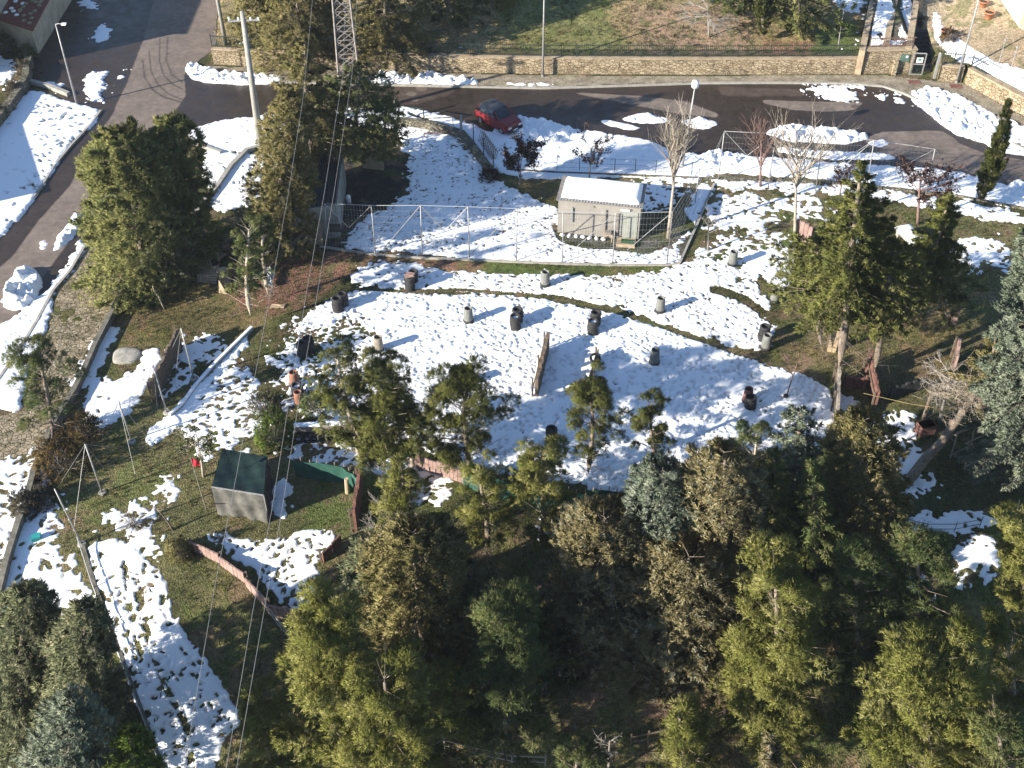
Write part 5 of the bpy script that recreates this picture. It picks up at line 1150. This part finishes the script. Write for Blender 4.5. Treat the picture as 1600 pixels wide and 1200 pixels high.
drum(732,503,'grey drum on a tyre, left of the tyre stack pair mid field'); drum(852,446,'grey drum near the grass strip, above the worn path, centre')
drum(1031,487,'grey drum between the worn path and its fork, shadow to the right'); drum(1022,568,'grey drum standing alone on clean snow in the right half')
drum(1144,414,'grey drum at the top right of the snow, edge of the grass'); drum(1210,471,'grey drum at the right edge of the snow below the broad conifer'); drum(1196,545,'grey drum in front of the leaning black tyre stack at right')
drum(592,548,'brownish grey drum behind the first young pine', mt=mat('brown_sleeve', (.17,.15,.115), (.27,.24,.19), .8, 4))
tyre_stack(1192,530,5,'black tyre stack touching the grey drum at the right edge','d'); tyre_stack(528,486,5,'open black tyre stack at the left end of the field, front of a pair','d', R=.34)
tyre_stack(537,478,5,'black tyre stack behind the open one at the left end','d'); tyre_stack(474,556,5,'black tyre stack by the mulch, left of the first young pine','d'); tyre_stack(484,549,5,'rear black tyre stack of the pair left of the first pine','d')
tyre_stack(641,452,5,'black tyre stack topped with boards on the small grass spot','d'); tyre_stack(805,514,5,'black tyre stack with a snowy top, front of the middle pair','s')
tyre_stack(809,503,5,'black tyre stack behind the snowy-topped one, middle pair','d'); tyre_stack(926,521,5,'black tyre stack with snow inside, in front of the plank wall end','s'); tyre_stack(930,508,5,'rear tyre stack of the pair nearest the worn path','d')
tyre_stack(937,614,5,'black tyre stack beside the foot of the thin leaning board','d'); tyre_stack(720,604,5,'black tyre stack half hidden by the widest young pine','d'); tyre_stack(1171,637,4,'black tyre stack, front of the pair with a rusty drum','d')
tyre_stack(862,690,5,'black tyre stack in front of the round-topped pine','d'); tyre_stack(646,440,4,'short tyre stack behind the board-topped one','d')
drum(1167,628,'rusty drum behind the black stack on the shaded snow', mt=M_redb, s=.95)
tyre_stack(466,618,4,'black tyre stack with a white lining beside the orange drum','s'); drum(461,603,'orange drum behind the white-lined tyre stack', mt=M_orange); drum(468,632,'pale orange drum in front of the white-lined tyre stack', mt=M_orange, s=.9)
m = MB(); m.box((0,0,0), (.55,.4,.04), .3); m.box((.05,.1,.05), (.5,.3,.03), -.3); o = m.build('board', M_pink); o.location = at(641,452,1.02); tag(o, 'pink boards lying on the tyre stack at the grass spot', 'board')
# --- barricades on the field
def planks(a, b, h, label, mt, th=.06, lean=0.0, name='plank_barricade', n=None, rag=.1, cat='barricade', posts=True, group=None, z0=0.0):
    A, Bp = at(*a), at(*b); d = Bp-A; d.z = 0; L_ = d.length; d.normalize(); s = Vector((-d.y, d.x, 0)); r = empty(name, A, 0, label, cat, group); rn = random.Random(a[0]+b[1]); n = n or max(2, int(L_/.22)); m = MB()
    for i in range(n):
        c0 = d*(L_*(i+.04)/n); c1 = d*(L_*(i+.96)/n); hh = h*(1+rn.uniform(-rag, rag)); t = s*(th/2+rn.uniform(0, .015)); ln = s*lean*hh; z = Vector((0, 0, z0-.05)); u = Vector((0, 0, hh))
        m.hexa([c0-t+z, c1-t+z, c1+t+z, c0+t+z, c0-t+u+ln, c1-t+u+ln, c1+t+u+ln, c0+t+u+ln])
    m.build('boards', mt, r)
    if posts:
        for k in range(max(2, int(L_/1.8)+1)):
            q = d*(L_*k/max(1, int(L_/1.8)))+s*(th+.06); MB().beam(q, q+Vector((0,0,h*1.05))+s*lean*h, .09, .09).build('post', M_wood, r)
        MB().beam(s*(th+.01)+Vector((0,0,h*.7))+s*lean*h*.7, d*L_+s*(th+.01)+Vector((0,0,h*.7))+s*lean*h*.7, .05, .09).build('rail', M_wood, r)
    return r
planks((243,628),(284,542), 1.35, 'dark plank barricade leaning in the snow on the left slope', M_wood, th=.10)
planks((838,622),(856,548), 1.25, 'dark plank barricade standing end-on in the middle of the snow field', M_wood, th=.16)
planks((917,618),(934,560), .75, 'thin low board with a tyre on it, right of the main field barricade', M_wood, th=.06)
o = tyre_mb().build('tyre', M_rubber, None, True); o.location = at(929,576,.75); o.rotation_euler = (.5,.2,0); tag(o, 'single tyre hung on the thin low board', 'tyre')
r = planks((462,684),(558,680), .85, 'low wooden wall with tyres in front, left of the young pines', M_woodgrey, th=.12, rag=.03, name='wooden_wall')
for i in range(8):
    p = at(468,689).lerp(at(556,685), i/7); o = bpy.data.objects.new('tyre', TY); COL.objects.link(o); o.location = p+Vector((0,-.08,.30)); o.rotation_euler = (R_(72),.0,.1*i); tag(o, ['leftmost','second from the left','third from the left','fourth from the left','fourth from the right','third from the right','second from the right','rightmost'][i]+' tyre in the row against the low wooden wall', 'tyre', 'tyres against the low wooden wall')
m = MB(); a, b = at(462,684), at(558,680); m.beam(Vector((0,0.0,.90)), b-a+Vector((0,0,.90)), .30, .07); o = m.build('snow_cap', M_snowcap, r)
# green netting fences with stakes
def clothfence(pts, h, label, mt=M_netgreen, stakes=.34, name='netting_fence'):
    P = [at(*p) for p in pts]; r = empty(name, P[0], 0, label, 'fence'); vs = []; fs = []; rn = random.Random(pts[0][0]); Q = []
    for a, b in zip(P[:-1], P[1:]):
        n = max(1, int((b-a).length/stakes)); Q += [a.lerp(b, i/n) for i in range(n)]
    Q.append(P[-1]); st = MB()
    for i, q in enumerate(Q):
        hh = h*(1+rn.uniform(-.05,.05)); off = .06*math.sin(i*1.1); q = q-P[0]
        for k in range(5): vs.append((q.x+off*math.sin(k*1.3), q.y-.05+.05*math.cos(i*.9+k), hh*k/4))
        t = hh+rn.uniform(.03,.22); st.tube([(q.x, q.y+.06, 0), (q.x+rn.uniform(-.03,.03), q.y+.06, t)], .028, 5)
    for i in range(len(Q)-1):
        for k in range(4): a = i*5+k; fs.append((a, a+5, a+6, a+1))
    MB().add(vs, fs).build('netting', mt, r, True); st.build('stakes', M_woodgrey, r); return r
clothfence([(462,744),(500,749),(540,754),(556,766),(564,786)], 1.15, 'green netting fence with stakes right of the tent')
clothfence([(600,762),(640,766)], 1.0, 'short green netting piece behind the slim young pine')
clothfence([(724,758),(760,772),(800,784),(850,794),(900,798),(950,796),(1000,794)], 1.35, 'long green netting fence along the near edge of the snow field')
planks((640,728),(735,758), 1.0, 'brown board fence joining the left end of the long green netting', M_pink, rag=.15, name='board_fence', cat='fence')
planks((556,830),(566,765), 1.5, 'tall brown board wall at the end of the green netting by the tent', M_redb, th=.14, name='board_fence', cat='fence')
planks((505,880),(534,848), .75, 'small red-brown board panel at the end of the snow pen', M_redb, n=2, name='screen', cat='screen')
planks((420,960),(470,972), .75, 'right-hand pink board run at the corner of the snow pen', M_pink, name='board_fence', cat='fence')
r = planks((298,858),(345,882), .6, 'pink board fence start beside the yellow bush', M_pink, name='board_fence', cat='fence', rag=.05)
planks((345,882),(385,915), .6, 'middle run of the pink board fence along the snow pen', M_pink, name='board_fence', cat='fence', rag=.05); planks((385,915),(420,958), .6, 'lower run of the pink board fence along the snow pen', M_pink, name='board_fence', cat='fence', rag=.05)
def rails(pts, h, label, mt, rad=.045, n=2, name='rail_fence'):
    P = [at(*p) for p in pts]; r = empty(name, P[0], 0, label, 'fence')
    for p in P: MB().tube([p-P[0], p-P[0]+Vector((0,0,h*1.1))], rad, 6).build('post', mt, r)
    for k in range(n):
        m = MB(); m.tube([p-P[0]+Vector((0,-.05,h*(k+1)/n-.05)) for p in P], rad*.9, 6); m.build('rail', mt, r)
    return r
rails([(418,955),(440,985),(470,1018)], .7, 'peeled pole rail fence below the pink boards', M_woodgrey)
rails([(642,1140),(695,1170),(745,1182),(800,1194),(852,1196)], .8, 'pale wooden rail fence at the bottom centre', M_woodgrey); rails([(985,1165),(1012,1160),(1045,1152),(1110,1130),(1130,1124)], .8, 'dark wooden rail fence beside the yellowish low pine', M_wood)
rails([(1386,820),(1410,824),(1445,832),(1490,832),(1530,824)], .7, 'thin wire fence across the shaded snow on the right', M_iron, .018); rails([(30,1092),(44,1140),(70,1215)], .5, 'pinkish wooden rail under the grey spruces, bottom left', M_pink, .05, 1)
rails([(57,1068),(72,1112)], .5, 'short pinkish rail between the grey spruces', M_pink, .05, 1)
# posts and boards around the right-hand wood
for a, b, h, lab, mt in (((1240,372),(1266,380), 1.3, 'pink board panel at the foot of the pale whip tree', M_pink), ((1302,690),(1305,600), 1.4, 'long bark-covered wall end-on below the largest conifer', M_woodgrey), ((1366,640),(1356,590), 1.2, 'reddish board wall end-on under the pale leaning trunk', M_redb),
    ((1318,604),(1352,606), .7, 'low reddish brushwood screen between two trunks', M_redb), ((1350,592),(1357,575), 1.3, 'upright red board beside the pale leaning trunk', M_redb), ((1486,590),(1490,560), 1.5, 'pink board post in front of the bare bushy tree', M_pink), ((1484,506),(1494,506), 1.0, 'small pink pointed board beside the blue-grey spruce', M_pink),
    ((1292,548),(1306,550), 1.6, 'pale plank screen behind the bare lower trunk', M_woodpale), ((1314,662),(1354,662), .6, 'dark green low board lying by the snow patch', M_netgreen), ((1388,622),(1446,606), .7, 'dark tarpaulin covered barrier in the shade', M_dk)):
    planks(a, b, h, lab, mt, th=.12, name='screen', cat='screen', group='boards and screens in the right wood', rag=.12)
for (bx, by), (tx, ty), rad, mt, lab in (((914,820),(921,776),.11,M_redb,'red-brown post below the long green netting'), ((850,862),(862,832),.14,M_redb,'short thick red-brown post left of the tall one'), ((848,826),(842,786),.09,M_pink,'pinkish stake among the bright pines'), ((543,770),(541,748),.12,M_woodpale,'pale stump by the green netting'), ((1438,668),(1444,618),.10,M_wood,'brown post of the stand in the shaded right wood')):
    b_ = at(bx, by); h = max(.5, height_to(b_, ty)); m = MB(); m.tube([(0,0,0),(.03,0,h)], [rad, rad*.85], 8); o = m.build('wooden_post', mt, None); o.location = b_; tag(o, lab, 'post')
r = empty('crate', at(1444,676), .3, 'red-brown crate beside the brown post in shade', 'crate'); m = MB()
for i in range(5): m.box((0,0,.08+i*.13), (.85-.0*i,.6,.10))
m.build('slats', M_redb, r); MB().box((0,0,.34), (.78,.53,.62)).build('box', M_wood, r)
for i in range(3):
    b_ = at(646+i*11, 822); r = empty('board_stack', b_, .05*i, ['leftmost of the three stacks of brown boards behind the bare forked tree','middle one of the three stacks of brown boards behind the bare forked tree','rightmost of the three stacks of brown boards behind the bare forked tree'][i], 'boards', 'stacked boards'); m = MB()
    for k in range(6): m.box((0,0,.05+k*.07), (.34,.8,.05), .03*k)
    m.build('boards', M_redb, r)
# leaning tree, rope and swing frame
lt = [at(1412,762,.1), at(1440,735,.9), Vector((*flat(1470,692,2.0),2.0)), Vector((*flat(1500,650,2.8),2.8)), Vector((*flat(1518,622,3.3),3.3)), Vector((*flat(1540,596,3.8),3.8))]
r = empty('leaning_tree', lt[0], 0, 'thick leaning dead trunk with a mass of grey twigs at its upper end', 'tree'); MB().tube([p-lt[0] for p in lt], [.26,.24,.22,.20,.16,.10], 12).build('trunk', M_bark, r, True)
rng = np.random.default_rng(4); c0 = np.array(lt[4]-lt[0]); n = 420; A = c0+rng.normal(size=(n,3))*np.array([.9,.7,.4]); Bq = A+nrm(rng.normal(size=(n,3)))*rng.uniform(.4,1.3,(n,1)); C1 = Bq+nrm(rng.normal(size=(n,3)))*.5
v, f = join_sticks([sticks(A, Bq, .012, .005), sticks(Bq, C1, .006, .003)]); link('crown', np_mesh('crown', v, f), M_barkpale, r)
m = MB(); MB.tube(m, [lt[3]-lt[0]+Vector((-.3,-.2,-.1)), lt[3]-lt[0]+Vector((-.5,-.35,-.9))], [.2,.12], 10); m.build('branch', M_barkred, r, True)
a, b = at(1344,634,.9), Vector((*flat(1500,643,2.4),2.4)); m = MB(); m.tube([Vector((0,0,0)), (b-a)*.5+Vector((0,0,-.12)), b-a], .010, 5); o = m.build('rope', mat('rope_yellow', (.26,.20,.08), (.36,.28,.12), .8, 5)); o.location = a; tag(o, 'yellow rope stretched from the wood to the leaning trunk', 'rope')
b_ = at(1512,718); r = empty('swing_frame', b_, R_(30), 'rough wooden frame of poles beside the leaning trunk', 'frame')
for x, y in ((-.7,-.45),(.7,-.45),(-.7,.5),(.7,.5)): MB().tube([(x,y,0),(x*.85,y*.8+.25,1.7)], .04, 6).build('leg', M_woodgrey, r)
for y, z in ((-.45,.25),(.5,.25),(.6,1.6),(-.1,1.6)): MB().tube([(-.8,y,z),(.8,y,z)], .04, 6).build('beam', M_woodgrey, r)
m = MB()
for i in range(7): m.box((-.6+i*.2,0,.3), (.15,.95,.05))
m.build('deck', M_wood, r)
# --- tent
z = 1.85; c4 = [Vector((*flat(*p, z), z)) for p in ((331,760),(412,773),(417,713),(347,701))]; o_ = at(338,801)
r = empty('tarpaulin_tent', o_, 0, 'tent with a dark green tarpaulin roof and a wrinkled grey front', 'tent'); n = 16; vs = []; fs = []
for j in range(n+1):
    for i in range(n+1):
        u, v_ = i/n, j/n; p = (c4[0]*(1-u)+c4[1]*u)*(1-v_)+(c4[3]*(1-u)+c4[2]*u)*v_
        sag = -.16*math.sin(math.pi*u)*math.sin(math.pi*v_)+.035*math.sin(u*17+v_*4)*math.sin(v_*6+1)+.02*math.sin(u*5-v_*23); vs.append(p-o_+Vector((0,0,sag)))
for j in range(n):
    for i in range(n): q = j*(n+1)+i; fs.append((q, q+1, q+n+2, q+n+1))
MB().add(vs, fs).build('roof', mat('tarp_dark_green', (.006,.016,.014), (.010,.026,.022), .5, 3, bump=.3, spec=.4), r, True)
M_tg = mat('tarp_grey', (.085,.083,.075), (.155,.15,.135), .55, 3, bump=.3)
def curtain(name, A, B_, mt, zt=z-.02, amp=.06, seed=0.):
    vs = []; fs = []; nu, nv = 30, 8; d = (B_-A); s = Vector((d.y, -d.x, 0)).normalized()
    for j in range(nv+1):
        for i in range(nu+1):
            u, v_ = i/nu, j/nv; w = amp*(math.sin(u*21+v_*3+seed)+.7*math.sin(u*9-v_*7+seed))*(1-v_*.5)+.08*(1-v_); p = A+d*u-o_; vs.append(Vector((p.x, p.y, 0))+s*w+Vector((0,0,zt*v_)))
    for j in range(nv):
        for i in range(nu): q = j*(nu+1)+i; fs.append((q, q+1, q+nu+2, q+nu+1))
    MB().add(vs, fs).build(name, mt, r, True)
curtain('front_curtain', c4[0], c4[1], M_tg); curtain('side_curtain', c4[1], c4[2], M_dk, seed=2.); curtain('side_curtain', c4[3], c4[0], M_tg, seed=4.); curtain('back_curtain', c4[2], c4[3], M_dk, seed=5.)
MB().beam(c4[0]-o_+Vector((0,-.03,.0)), c4[1]-o_+Vector((0,-.03,.0)), .05, .05).build('frame_pole', M_galv, r)
for p in c4: q = p-o_; MB().tube([(q.x,q.y,0),(q.x,q.y,z-.06)], .03, 6).build('leg', M_galv, r)
# --- old shed under the trees
z = 2.5; c4 = [Vector((*flat(*p, z), z)) for p in ((446,330),(526,318),(536,236),(478,230))]; o_ = Vector((c4[0].x, c4[0].y, 0)); r = empty('old_shed', o_, 0, 'dark old shed with corrugated roof and grey walls under the conifers', 'shed')
lo = [Vector((p.x, p.y, -.1))-o_ for p in c4]; hi = [p-o_-Vector((0,0,.05)) for p in c4]; MB().hexa(lo+hi).build('wall', mat('shed_plaster', (.17,.18,.16), (.28,.29,.26), .9, 2, bump=.2), r)
m = MB(); nr = 22
for i in range(nr):
    u0, u1 = i/nr, (i+1)/nr; f0 = c4[0].lerp(c4[1], u0)-o_; f1 = c4[0].lerp(c4[1], u1)-o_; b0 = c4[3].lerp(c4[2], u0)-o_; b1 = c4[3].lerp(c4[2], u1)-o_; mid_ = Vector((0,0,.16)); u = Vector((0,0,.05))
    m.add([f0+u, (f0+f1)/2+mid_, f1+u, b0+u*6, (b0+b1)/2+mid_+u*5, b1+u*6], [(0,1,4,3),(1,2,5,4)])
m.build('roof', mat('corrugated_dark', (.035,.034,.034), (.075,.07,.066), .7, 3, bump=.2), r)
MB().box((1.6,-.03,1.0), (.9,.06,1.9)).build('door', M_woodgrey, r); MB().box((2.9,-.03,1.3), (.7,.05,.6)).build('window', M_dk, r)
m = MB(); m.lathe([(.0,.0),(.16,.02),(.17,.5),(.12,.62),(.0,.66)], n=12); o = m.build('gas_bottle', M_white, None, True); o.location = at(545,318); tag(o, 'white rounded bottle standing in the dark yard', 'bottle')
b_ = at(573,262); m = MB(); m.tube([(0,0,0),(-.05,0,1.9)], .03, 6); o = m.build('metal_post', M_galv); o.location = b_; tag(o, 'thin pale post at the back of the dark yard', 'post')
planks((566,262),(600,266), 1.2, 'pale boards behind the dark conifer at the yard', M_woodpale, name='screen', cat='screen')
# --- gate frames and barriers near the red car
def frame(pts, label, mt=M_iron, name='garden_gate', rad=.03, cat='gate'):
    b_ = at(*pts[0][0]); r = empty(name, b_, 0, label, cat)
    for k, ((x0, y0), (x1, y1), h0, h1) in enumerate([(p[0], p[1], p[2], p[3]) for p in pts]):
        MB().beam(at(x0, y0, h0)-b_, at(x1, y1, h1)-b_, rad, rad).build('bar', mt, r)
    return r
frame([((624,194),(624,194.1),0,1.55), ((663,200),(663,200.1),0,1.55), ((624,194),(663,200),1.5,1.5), ((624,194),(663,200),.15,.15)], 'open rectangular metal gate frame left of the curved wall', rad=.07)
b_ = at(619,190); m = MB(); m.beam((0,0,0),(0,0,1.9),.13,.13); o = m.build('gate_post', M_galv); o.location = b_; tag(o, 'blue-grey square post at the left of the gate frame', 'post')
b_ = at(721,214); m = MB(); m.beam((0,0,0),(0,0,1.7),.16,.16); o = m.build('gate_post', M_galv); o.location = b_; tag(o, 'blue-grey square post at the bend of the curved wall', 'post')
frame([((662,200),(662,200.1),0,.8), ((708,198),(708,198.1),0,.8), ((662,200),(708,198),.75,.75)], 'low dark barrier bar behind the curved wall', name='barrier', rad=.05, cat='barrier')
frame([((663,214),(663,214.1),0,.3), ((716,213),(716,213.1),0,.3), ((663,214),(716,213),.3,.3)], 'low reddish bar lying in front of the curved wall', M_redb, 'barrier', .06, 'barrier')
for x, y, lab in ((740,222,'thin dark post left of the heap of metal fencing'), (771,264,'thin dark post at the lower end of the curved wall'), (756,246,'thin dark post between the curved wall and the fencing')):
    m = MB(); m.tube([(0,0,0),(0,0,1.5)], .035, 6); o = m.build('metal_post', M_iron); o.location = at(x, y); tag(o, lab, 'post', 'thin posts by the curved wall')
a, b = at(747,222), at(768,252); r = empty('fence_panels', a, 0, 'leaning heap of rusty metal fence panels beside the red car', 'fence panels'); d = b-a; s = Vector((-d.y, d.x, 0)).normalized()
for k in range(3):
    m = MB(); o_ = s*(.12*k)
    for i in range(10): q = d*(i/9)+o_; m.beam(q, q+s*.25+Vector((0,0,.95-.1*k)), .03, .03)
    for t in (.15, .85): m.beam(o_+(s*.25+Vector((0,0,.95-.1*k)))*t, d+o_+(s*.25+Vector((0,0,.95-.1*k)))*t, .04, .04)
    m.build('panel', M_rust if k else M_galv, r)
# --- firewood, pallets, oddments by the cedars
rn = random.Random(9)
def pallet(px, py, rz, label, tilt=0.0, dz=0.0):
    r = empty('pallet', at(px, py, dz), 0, label, 'pallet', 'pallets by the firewood', rot=(tilt, 0, rz)); m = MB()
    for i in range(7): m.box((-.54+i*.18, 0, .13), (.13, .85, .025))
    m.build('top_boards', M_woodpale, r); m = MB()
    for y in (-.37, 0, .37): m.box((0, y, .06), (1.2, .10, .09))
    m.build('bearers', M_woodgrey, r); return r
for k in range(4): pallet(326+k*.6, 436-k*.5, R_(-6+3*k), ['bottom pallet of the stack in front of the firewood','second pallet from the bottom of the stack by the firewood','third pallet from the bottom of the stack by the firewood','topmost pallet of the stack by the firewood'][k], 0, k*.15)
pallet(316, 420, R_(20), 'loose pallet tilted behind the pallet stack', .25, .15); pallet(336, 402, R_(-25), 'loose pallet at the back of the firewood, nearest the dark shade', -.2, .1)
for i in range(26):
    x, y = rn.uniform(292, 348), rn.uniform(388, 426); L_ = rn.uniform(.35, 1.1); rr_ = rn.uniform(.06, .13); m = MB(); m.tube([(-L_/2,0,0),(L_/2,0,0)], rr_, 8); o = m.build('firewood_log', [M_woodpale, M_bark, M_barkred][i % 3]); o.location = at(x, y, rr_+rn.uniform(0, .35)); o.rotation_euler = (0, rn.uniform(-.35,.35), rn.uniform(0, 3)); tag(o, 'cut log in the loose firewood heap behind the pallets', 'log', 'logs of the firewood heap')
r = empty('tree_stump', at(352,440), 0, 'upright barrel-like stump right of the pallet stack', 'stump'); MB().lathe([(.36,0),(.33,.3),(.32,.85),(.30,.88)], n=14).build('bark', M_bark, r, True); MB().lathe([(0,.87),(.305,.875)], n=14).build('cut_face', M_woodpale, r)
m = MB(); m.add([(0,0,0),(.5,-.15,0),(.45,.3,0),(.1,.1,.85)], [(0,1,3),(1,2,3),(2,0,3),(2,1,0)]); o = m.build('board', M_woodpale); o.location = at(342,457); tag(o, 'pale triangular offcut standing below the stump', 'board')
m = MB(); m.add([(-.4,-.1,.02),(.4,-.05,.02),(.45,.25,.03),(.1,.18,.06),(-.35,.28,.02)], [(0,1,2,3,4)]); m.add([(-.4,-.1,-.02),(.4,-.05,-.02),(.45,.25,-.01),(.1,.18,.02),(-.35,.28,-.02)], [(4,3,2,1,0)])
m.f += [(i, (i+1) % 5, 5+(i+1) % 5, 5+i)[::-1] for i in range(5)]; o = m.build('board', M_woodpale); o.location = at(433,481,.05); tag(o, 'pale broken board lying on the mulch edge', 'board')
b_ = at(418,452); r = empty('plastic_sheet', b_, 0, 'crumpled silvery plastic sheet beside the thin pines', 'sheet'); vs = []; fs = []
for j in range(13):
    for i in range(7): vs.append((i*.09-.25+.06*math.sin(j*1.3), j*.14+.04*math.sin(i*3), .42+.28*math.sin(i*1.9+j)*math.cos(j*1.7)*(1 if 0 < i < 6 else .6)-.03*i))
for j in range(12):
    for i in range(6): q = j*7+i; fs.append((q, q+1, q+8, q+7))
MB().add(vs, fs).build('sheet', mat('plastic_silver', (.42,.46,.44), (.62,.66,.63), .35, 4), r)
b_ = at(257,483); m = MB(); m.tube([(0,0,0),(-.10,0,.5),(-.18,.05,.9),(-.35,.05,1.3),(-.38,.05,1.65)], [.05,.045,.045,.035,.02], 7); o = m.build('stick', M_barkpale, None, True); o.location = b_; tag(o, 'bent pale stick upright in the dry grass', 'stick')
m = MB(); prof = [(0,.12),(.4,.11),(.68,.08),(.80,.03),(.84,-.05)]; m.lathe(prof, n=22); m.v = [(x*(1+.12*math.sin(3*math.atan2(y, x)+1)), y*(1+.10*math.cos(2*math.atan2(y, x))), z_+.03*math.sin(x*7)*math.cos(y*6)) for x, y, z_ in m.v]
o = m.build('boulder', M_conc, None, True); o.location = at(197,556); tag(o, 'flat pale round boulder in the clean snow on the left', 'boulder')
m = MB(); m.box((0,0,.12), (.4,.3,.24), .4); m.box((.1,.05,.28), (.3,.22,.08), .1); o = m.build('plastic_tub', mat('teal_plastic', (.02,.22,.22), (.04,.3,.3), .5, 3)); o.location = at(57,843); tag(o, 'small teal plastic tub at the edge of the left snow', 'tub')
a = at(1412,372); r = empty('snowy_table', a, R_(-72), 'long low table under thick snow between the right conifers', 'table')
MB().box((.8,0,.55), (2.5,1.1,.08)).build('top', M_conc, r); m = MB(); vs = []; fs = []
for j in range(9):
    for i in range(17):
        u, v_ = i/16, j/8; e = min(u*2.5, (1-u)*2.5, v_*1.1, (1-v_)*1.1); vs.append((-.44+u*2.48, -.54+v_*1.08, .595+.3*(1-math.exp(-e*8))))
for j in range(8):
    for i in range(16): q = j*17+i; fs.append((q, q+1, q+18, q+17))
m.add(vs, fs).build('snow_cover', M_snowcap, r, True)
for x in (-.2, 1.8): MB().box((x,0,.25), (.25,.8,.5)).build('leg', M_conc, r)
m = MB(); m.lathe([(.0,.22),(.12,.22),(.14,.0)], n=10); o = m.build('plant_pot', M_dk, None, True); o.location = at(1227,622); tag(o, 'small black pot at the foot of the bare reddish sapling', 'plant pot')
# --- red car
ca, cb = Vector((*flat(756,181),0)), Vector((*flat(803,207),0)); cd = (cb-ca); hdg = math.atan2(cd.y, cd.x); cc = Vector((*flat(779,195.5),0))
car = empty('parked_car', cc, hdg, 'small red hatchback parked at the near edge of the road', 'car', s=1.0)
M_red = mat('car_paint_red', (.15,.009,.010), (.19,.013,.014), .32, 2, spec=.5); M_glass = mat('car_glass', (.012,.015,.02), (.02,.024,.03), .08, 2, spec=.7)  # red darkened to stand in for the shade over the car
def shell(m, xs, zs_lo, zs_hi, wl, wh):
    """loft of cross sections across x: each section has half width wl at lo, wh at hi"""
    vs = []; fs = []
    for x, a, b, w0, w1 in zip(xs, zs_lo, zs_hi, wl, wh): vs += [(x,-w0,a),(x,-w0,(a+b)*.5+.02),(x,-w1,b),(x,w1,b),(x,w0,(a+b)*.5+.02),(x,w0,a)]
    n = len(xs)
    for i in range(n-1):
        for k in range(6): fs.append((i*6+k, (i+1)*6+k, (i+1)*6+(k+1) % 6, i*6+(k+1) % 6))
    fs += [tuple(range(6)), tuple((n-1)*6+k for k in range(5, -1, -1))]; return m.add(vs, fs)
body = shell(MB(), [-1.68,-1.62,-1.0,-.2,.55,.75,1.45,1.66,1.70], [.42,.28,.24,.24,.24,.24,.26,.34,.42], [.72,.88,.92,.92,.93,.92,.84,.78,.66], [.70,.74,.755,.76,.76,.76,.75,.71,.68], [.66,.70,.72,.72,.72,.72,.70,.66,.62]).build('body', M_red, car)
shell(MB(), [-1.60,-1.30,-.9,.15,.72], [.89,.90,.91,.92,.92], [.90,1.36,1.40,1.40,.93], [.70,.70,.71,.71,.70], [.64,.56,.56,.56,.66]).build('window_glass', M_glass, car)
shell(MB(), [-1.34,-1.2,-.9,.0,.16,.22], [1.355,1.38,1.395,1.395,1.375,1.35], [1.385,1.43,1.44,1.44,1.425,1.39], [.57,.58,.58,.58,.57,.56], [.53,.54,.54,.54,.54,.53]).build('roof', mat('car_roof_dark', (.03,.032,.035), (.05,.05,.055), .3, 2, spec=.5), car)
for s in (-1, 1):
    for x0, z0, x1, z1 in ((.72,.92,.18,1.39), (-.42,.92,-.42,1.40), (-1.58,.9,-1.28,1.38)): MB().beam((x0, s*.705, z0), (x1, s*.565, z1), .06, .05).build('pillar', M_red, car)
    for x in (-1.12, 1.08):
        w = tyre_mb(.27, .16).build('wheel', M_rubber, car, True); w.location = (x, s*.70, .27); w.rotation_euler = (math.pi/2, 0, 0)
        MB().lathe([(0,-.07),(.15,-.07),(.165,0),(.15,.07),(0,.07)], n=14).build('rim', M_galv, w)
    MB().box((1.69, s*.47, .62), (.06,.28,.13)).build('headlight', M_white, car); MB().box((-1.67, s*.60, .66), (.05,.16,.16)).build('tail_light', mat('tail_red', (.4,.03,.02), (.5,.05,.03), .3, 4), car)
    MB().box((.52, s*.83, .98), (.10,.14,.10)).build('wing_mirror', M_red, car); MB().box((-.1, s*.765, .70), (.14,.02,.03)).build('door_handle', M_iron, car)
for x in (1.72, -1.72): MB().box((x,0,.40), (.10,1.40,.18)).build('bumper', M_rubber, car)
MB().box((1.70,0,.62), (.04,.62,.12)).build('grille', M_iron, car); MB().box((1.775,0,.42), (.015,.42,.10)).build('number_plate', M_white, car)
for s in (-1, 1): MB().beam((.75, s*.2, .945), (.55, s*.45, 1.06), .02, .02).build('wiper', M_iron, car)
# --- thin haze added round the whole scene to lift the darkest shadows
hz = MB(); hz.box((0, 150, 18.5), (1860, 1560, 55)); hm = bpy.data.materials.new('haze_air'); hm.use_nodes = True; hn = hm.node_tree; hn.nodes.clear()
pv = hn.nodes.new('ShaderNodeVolumePrincipled'); pv.inputs['Color'].default_value = (.80, .87, 1, 1); pv.inputs['Density'].default_value = 0.0002; pv.inputs['Anisotropy'].default_value = 0.2
ho = hn.nodes.new('ShaderNodeOutputMaterial'); hn.links.new(pv.outputs[0], ho.inputs['Volume'])
tag(hz.build('haze', hm), kind='stuff')
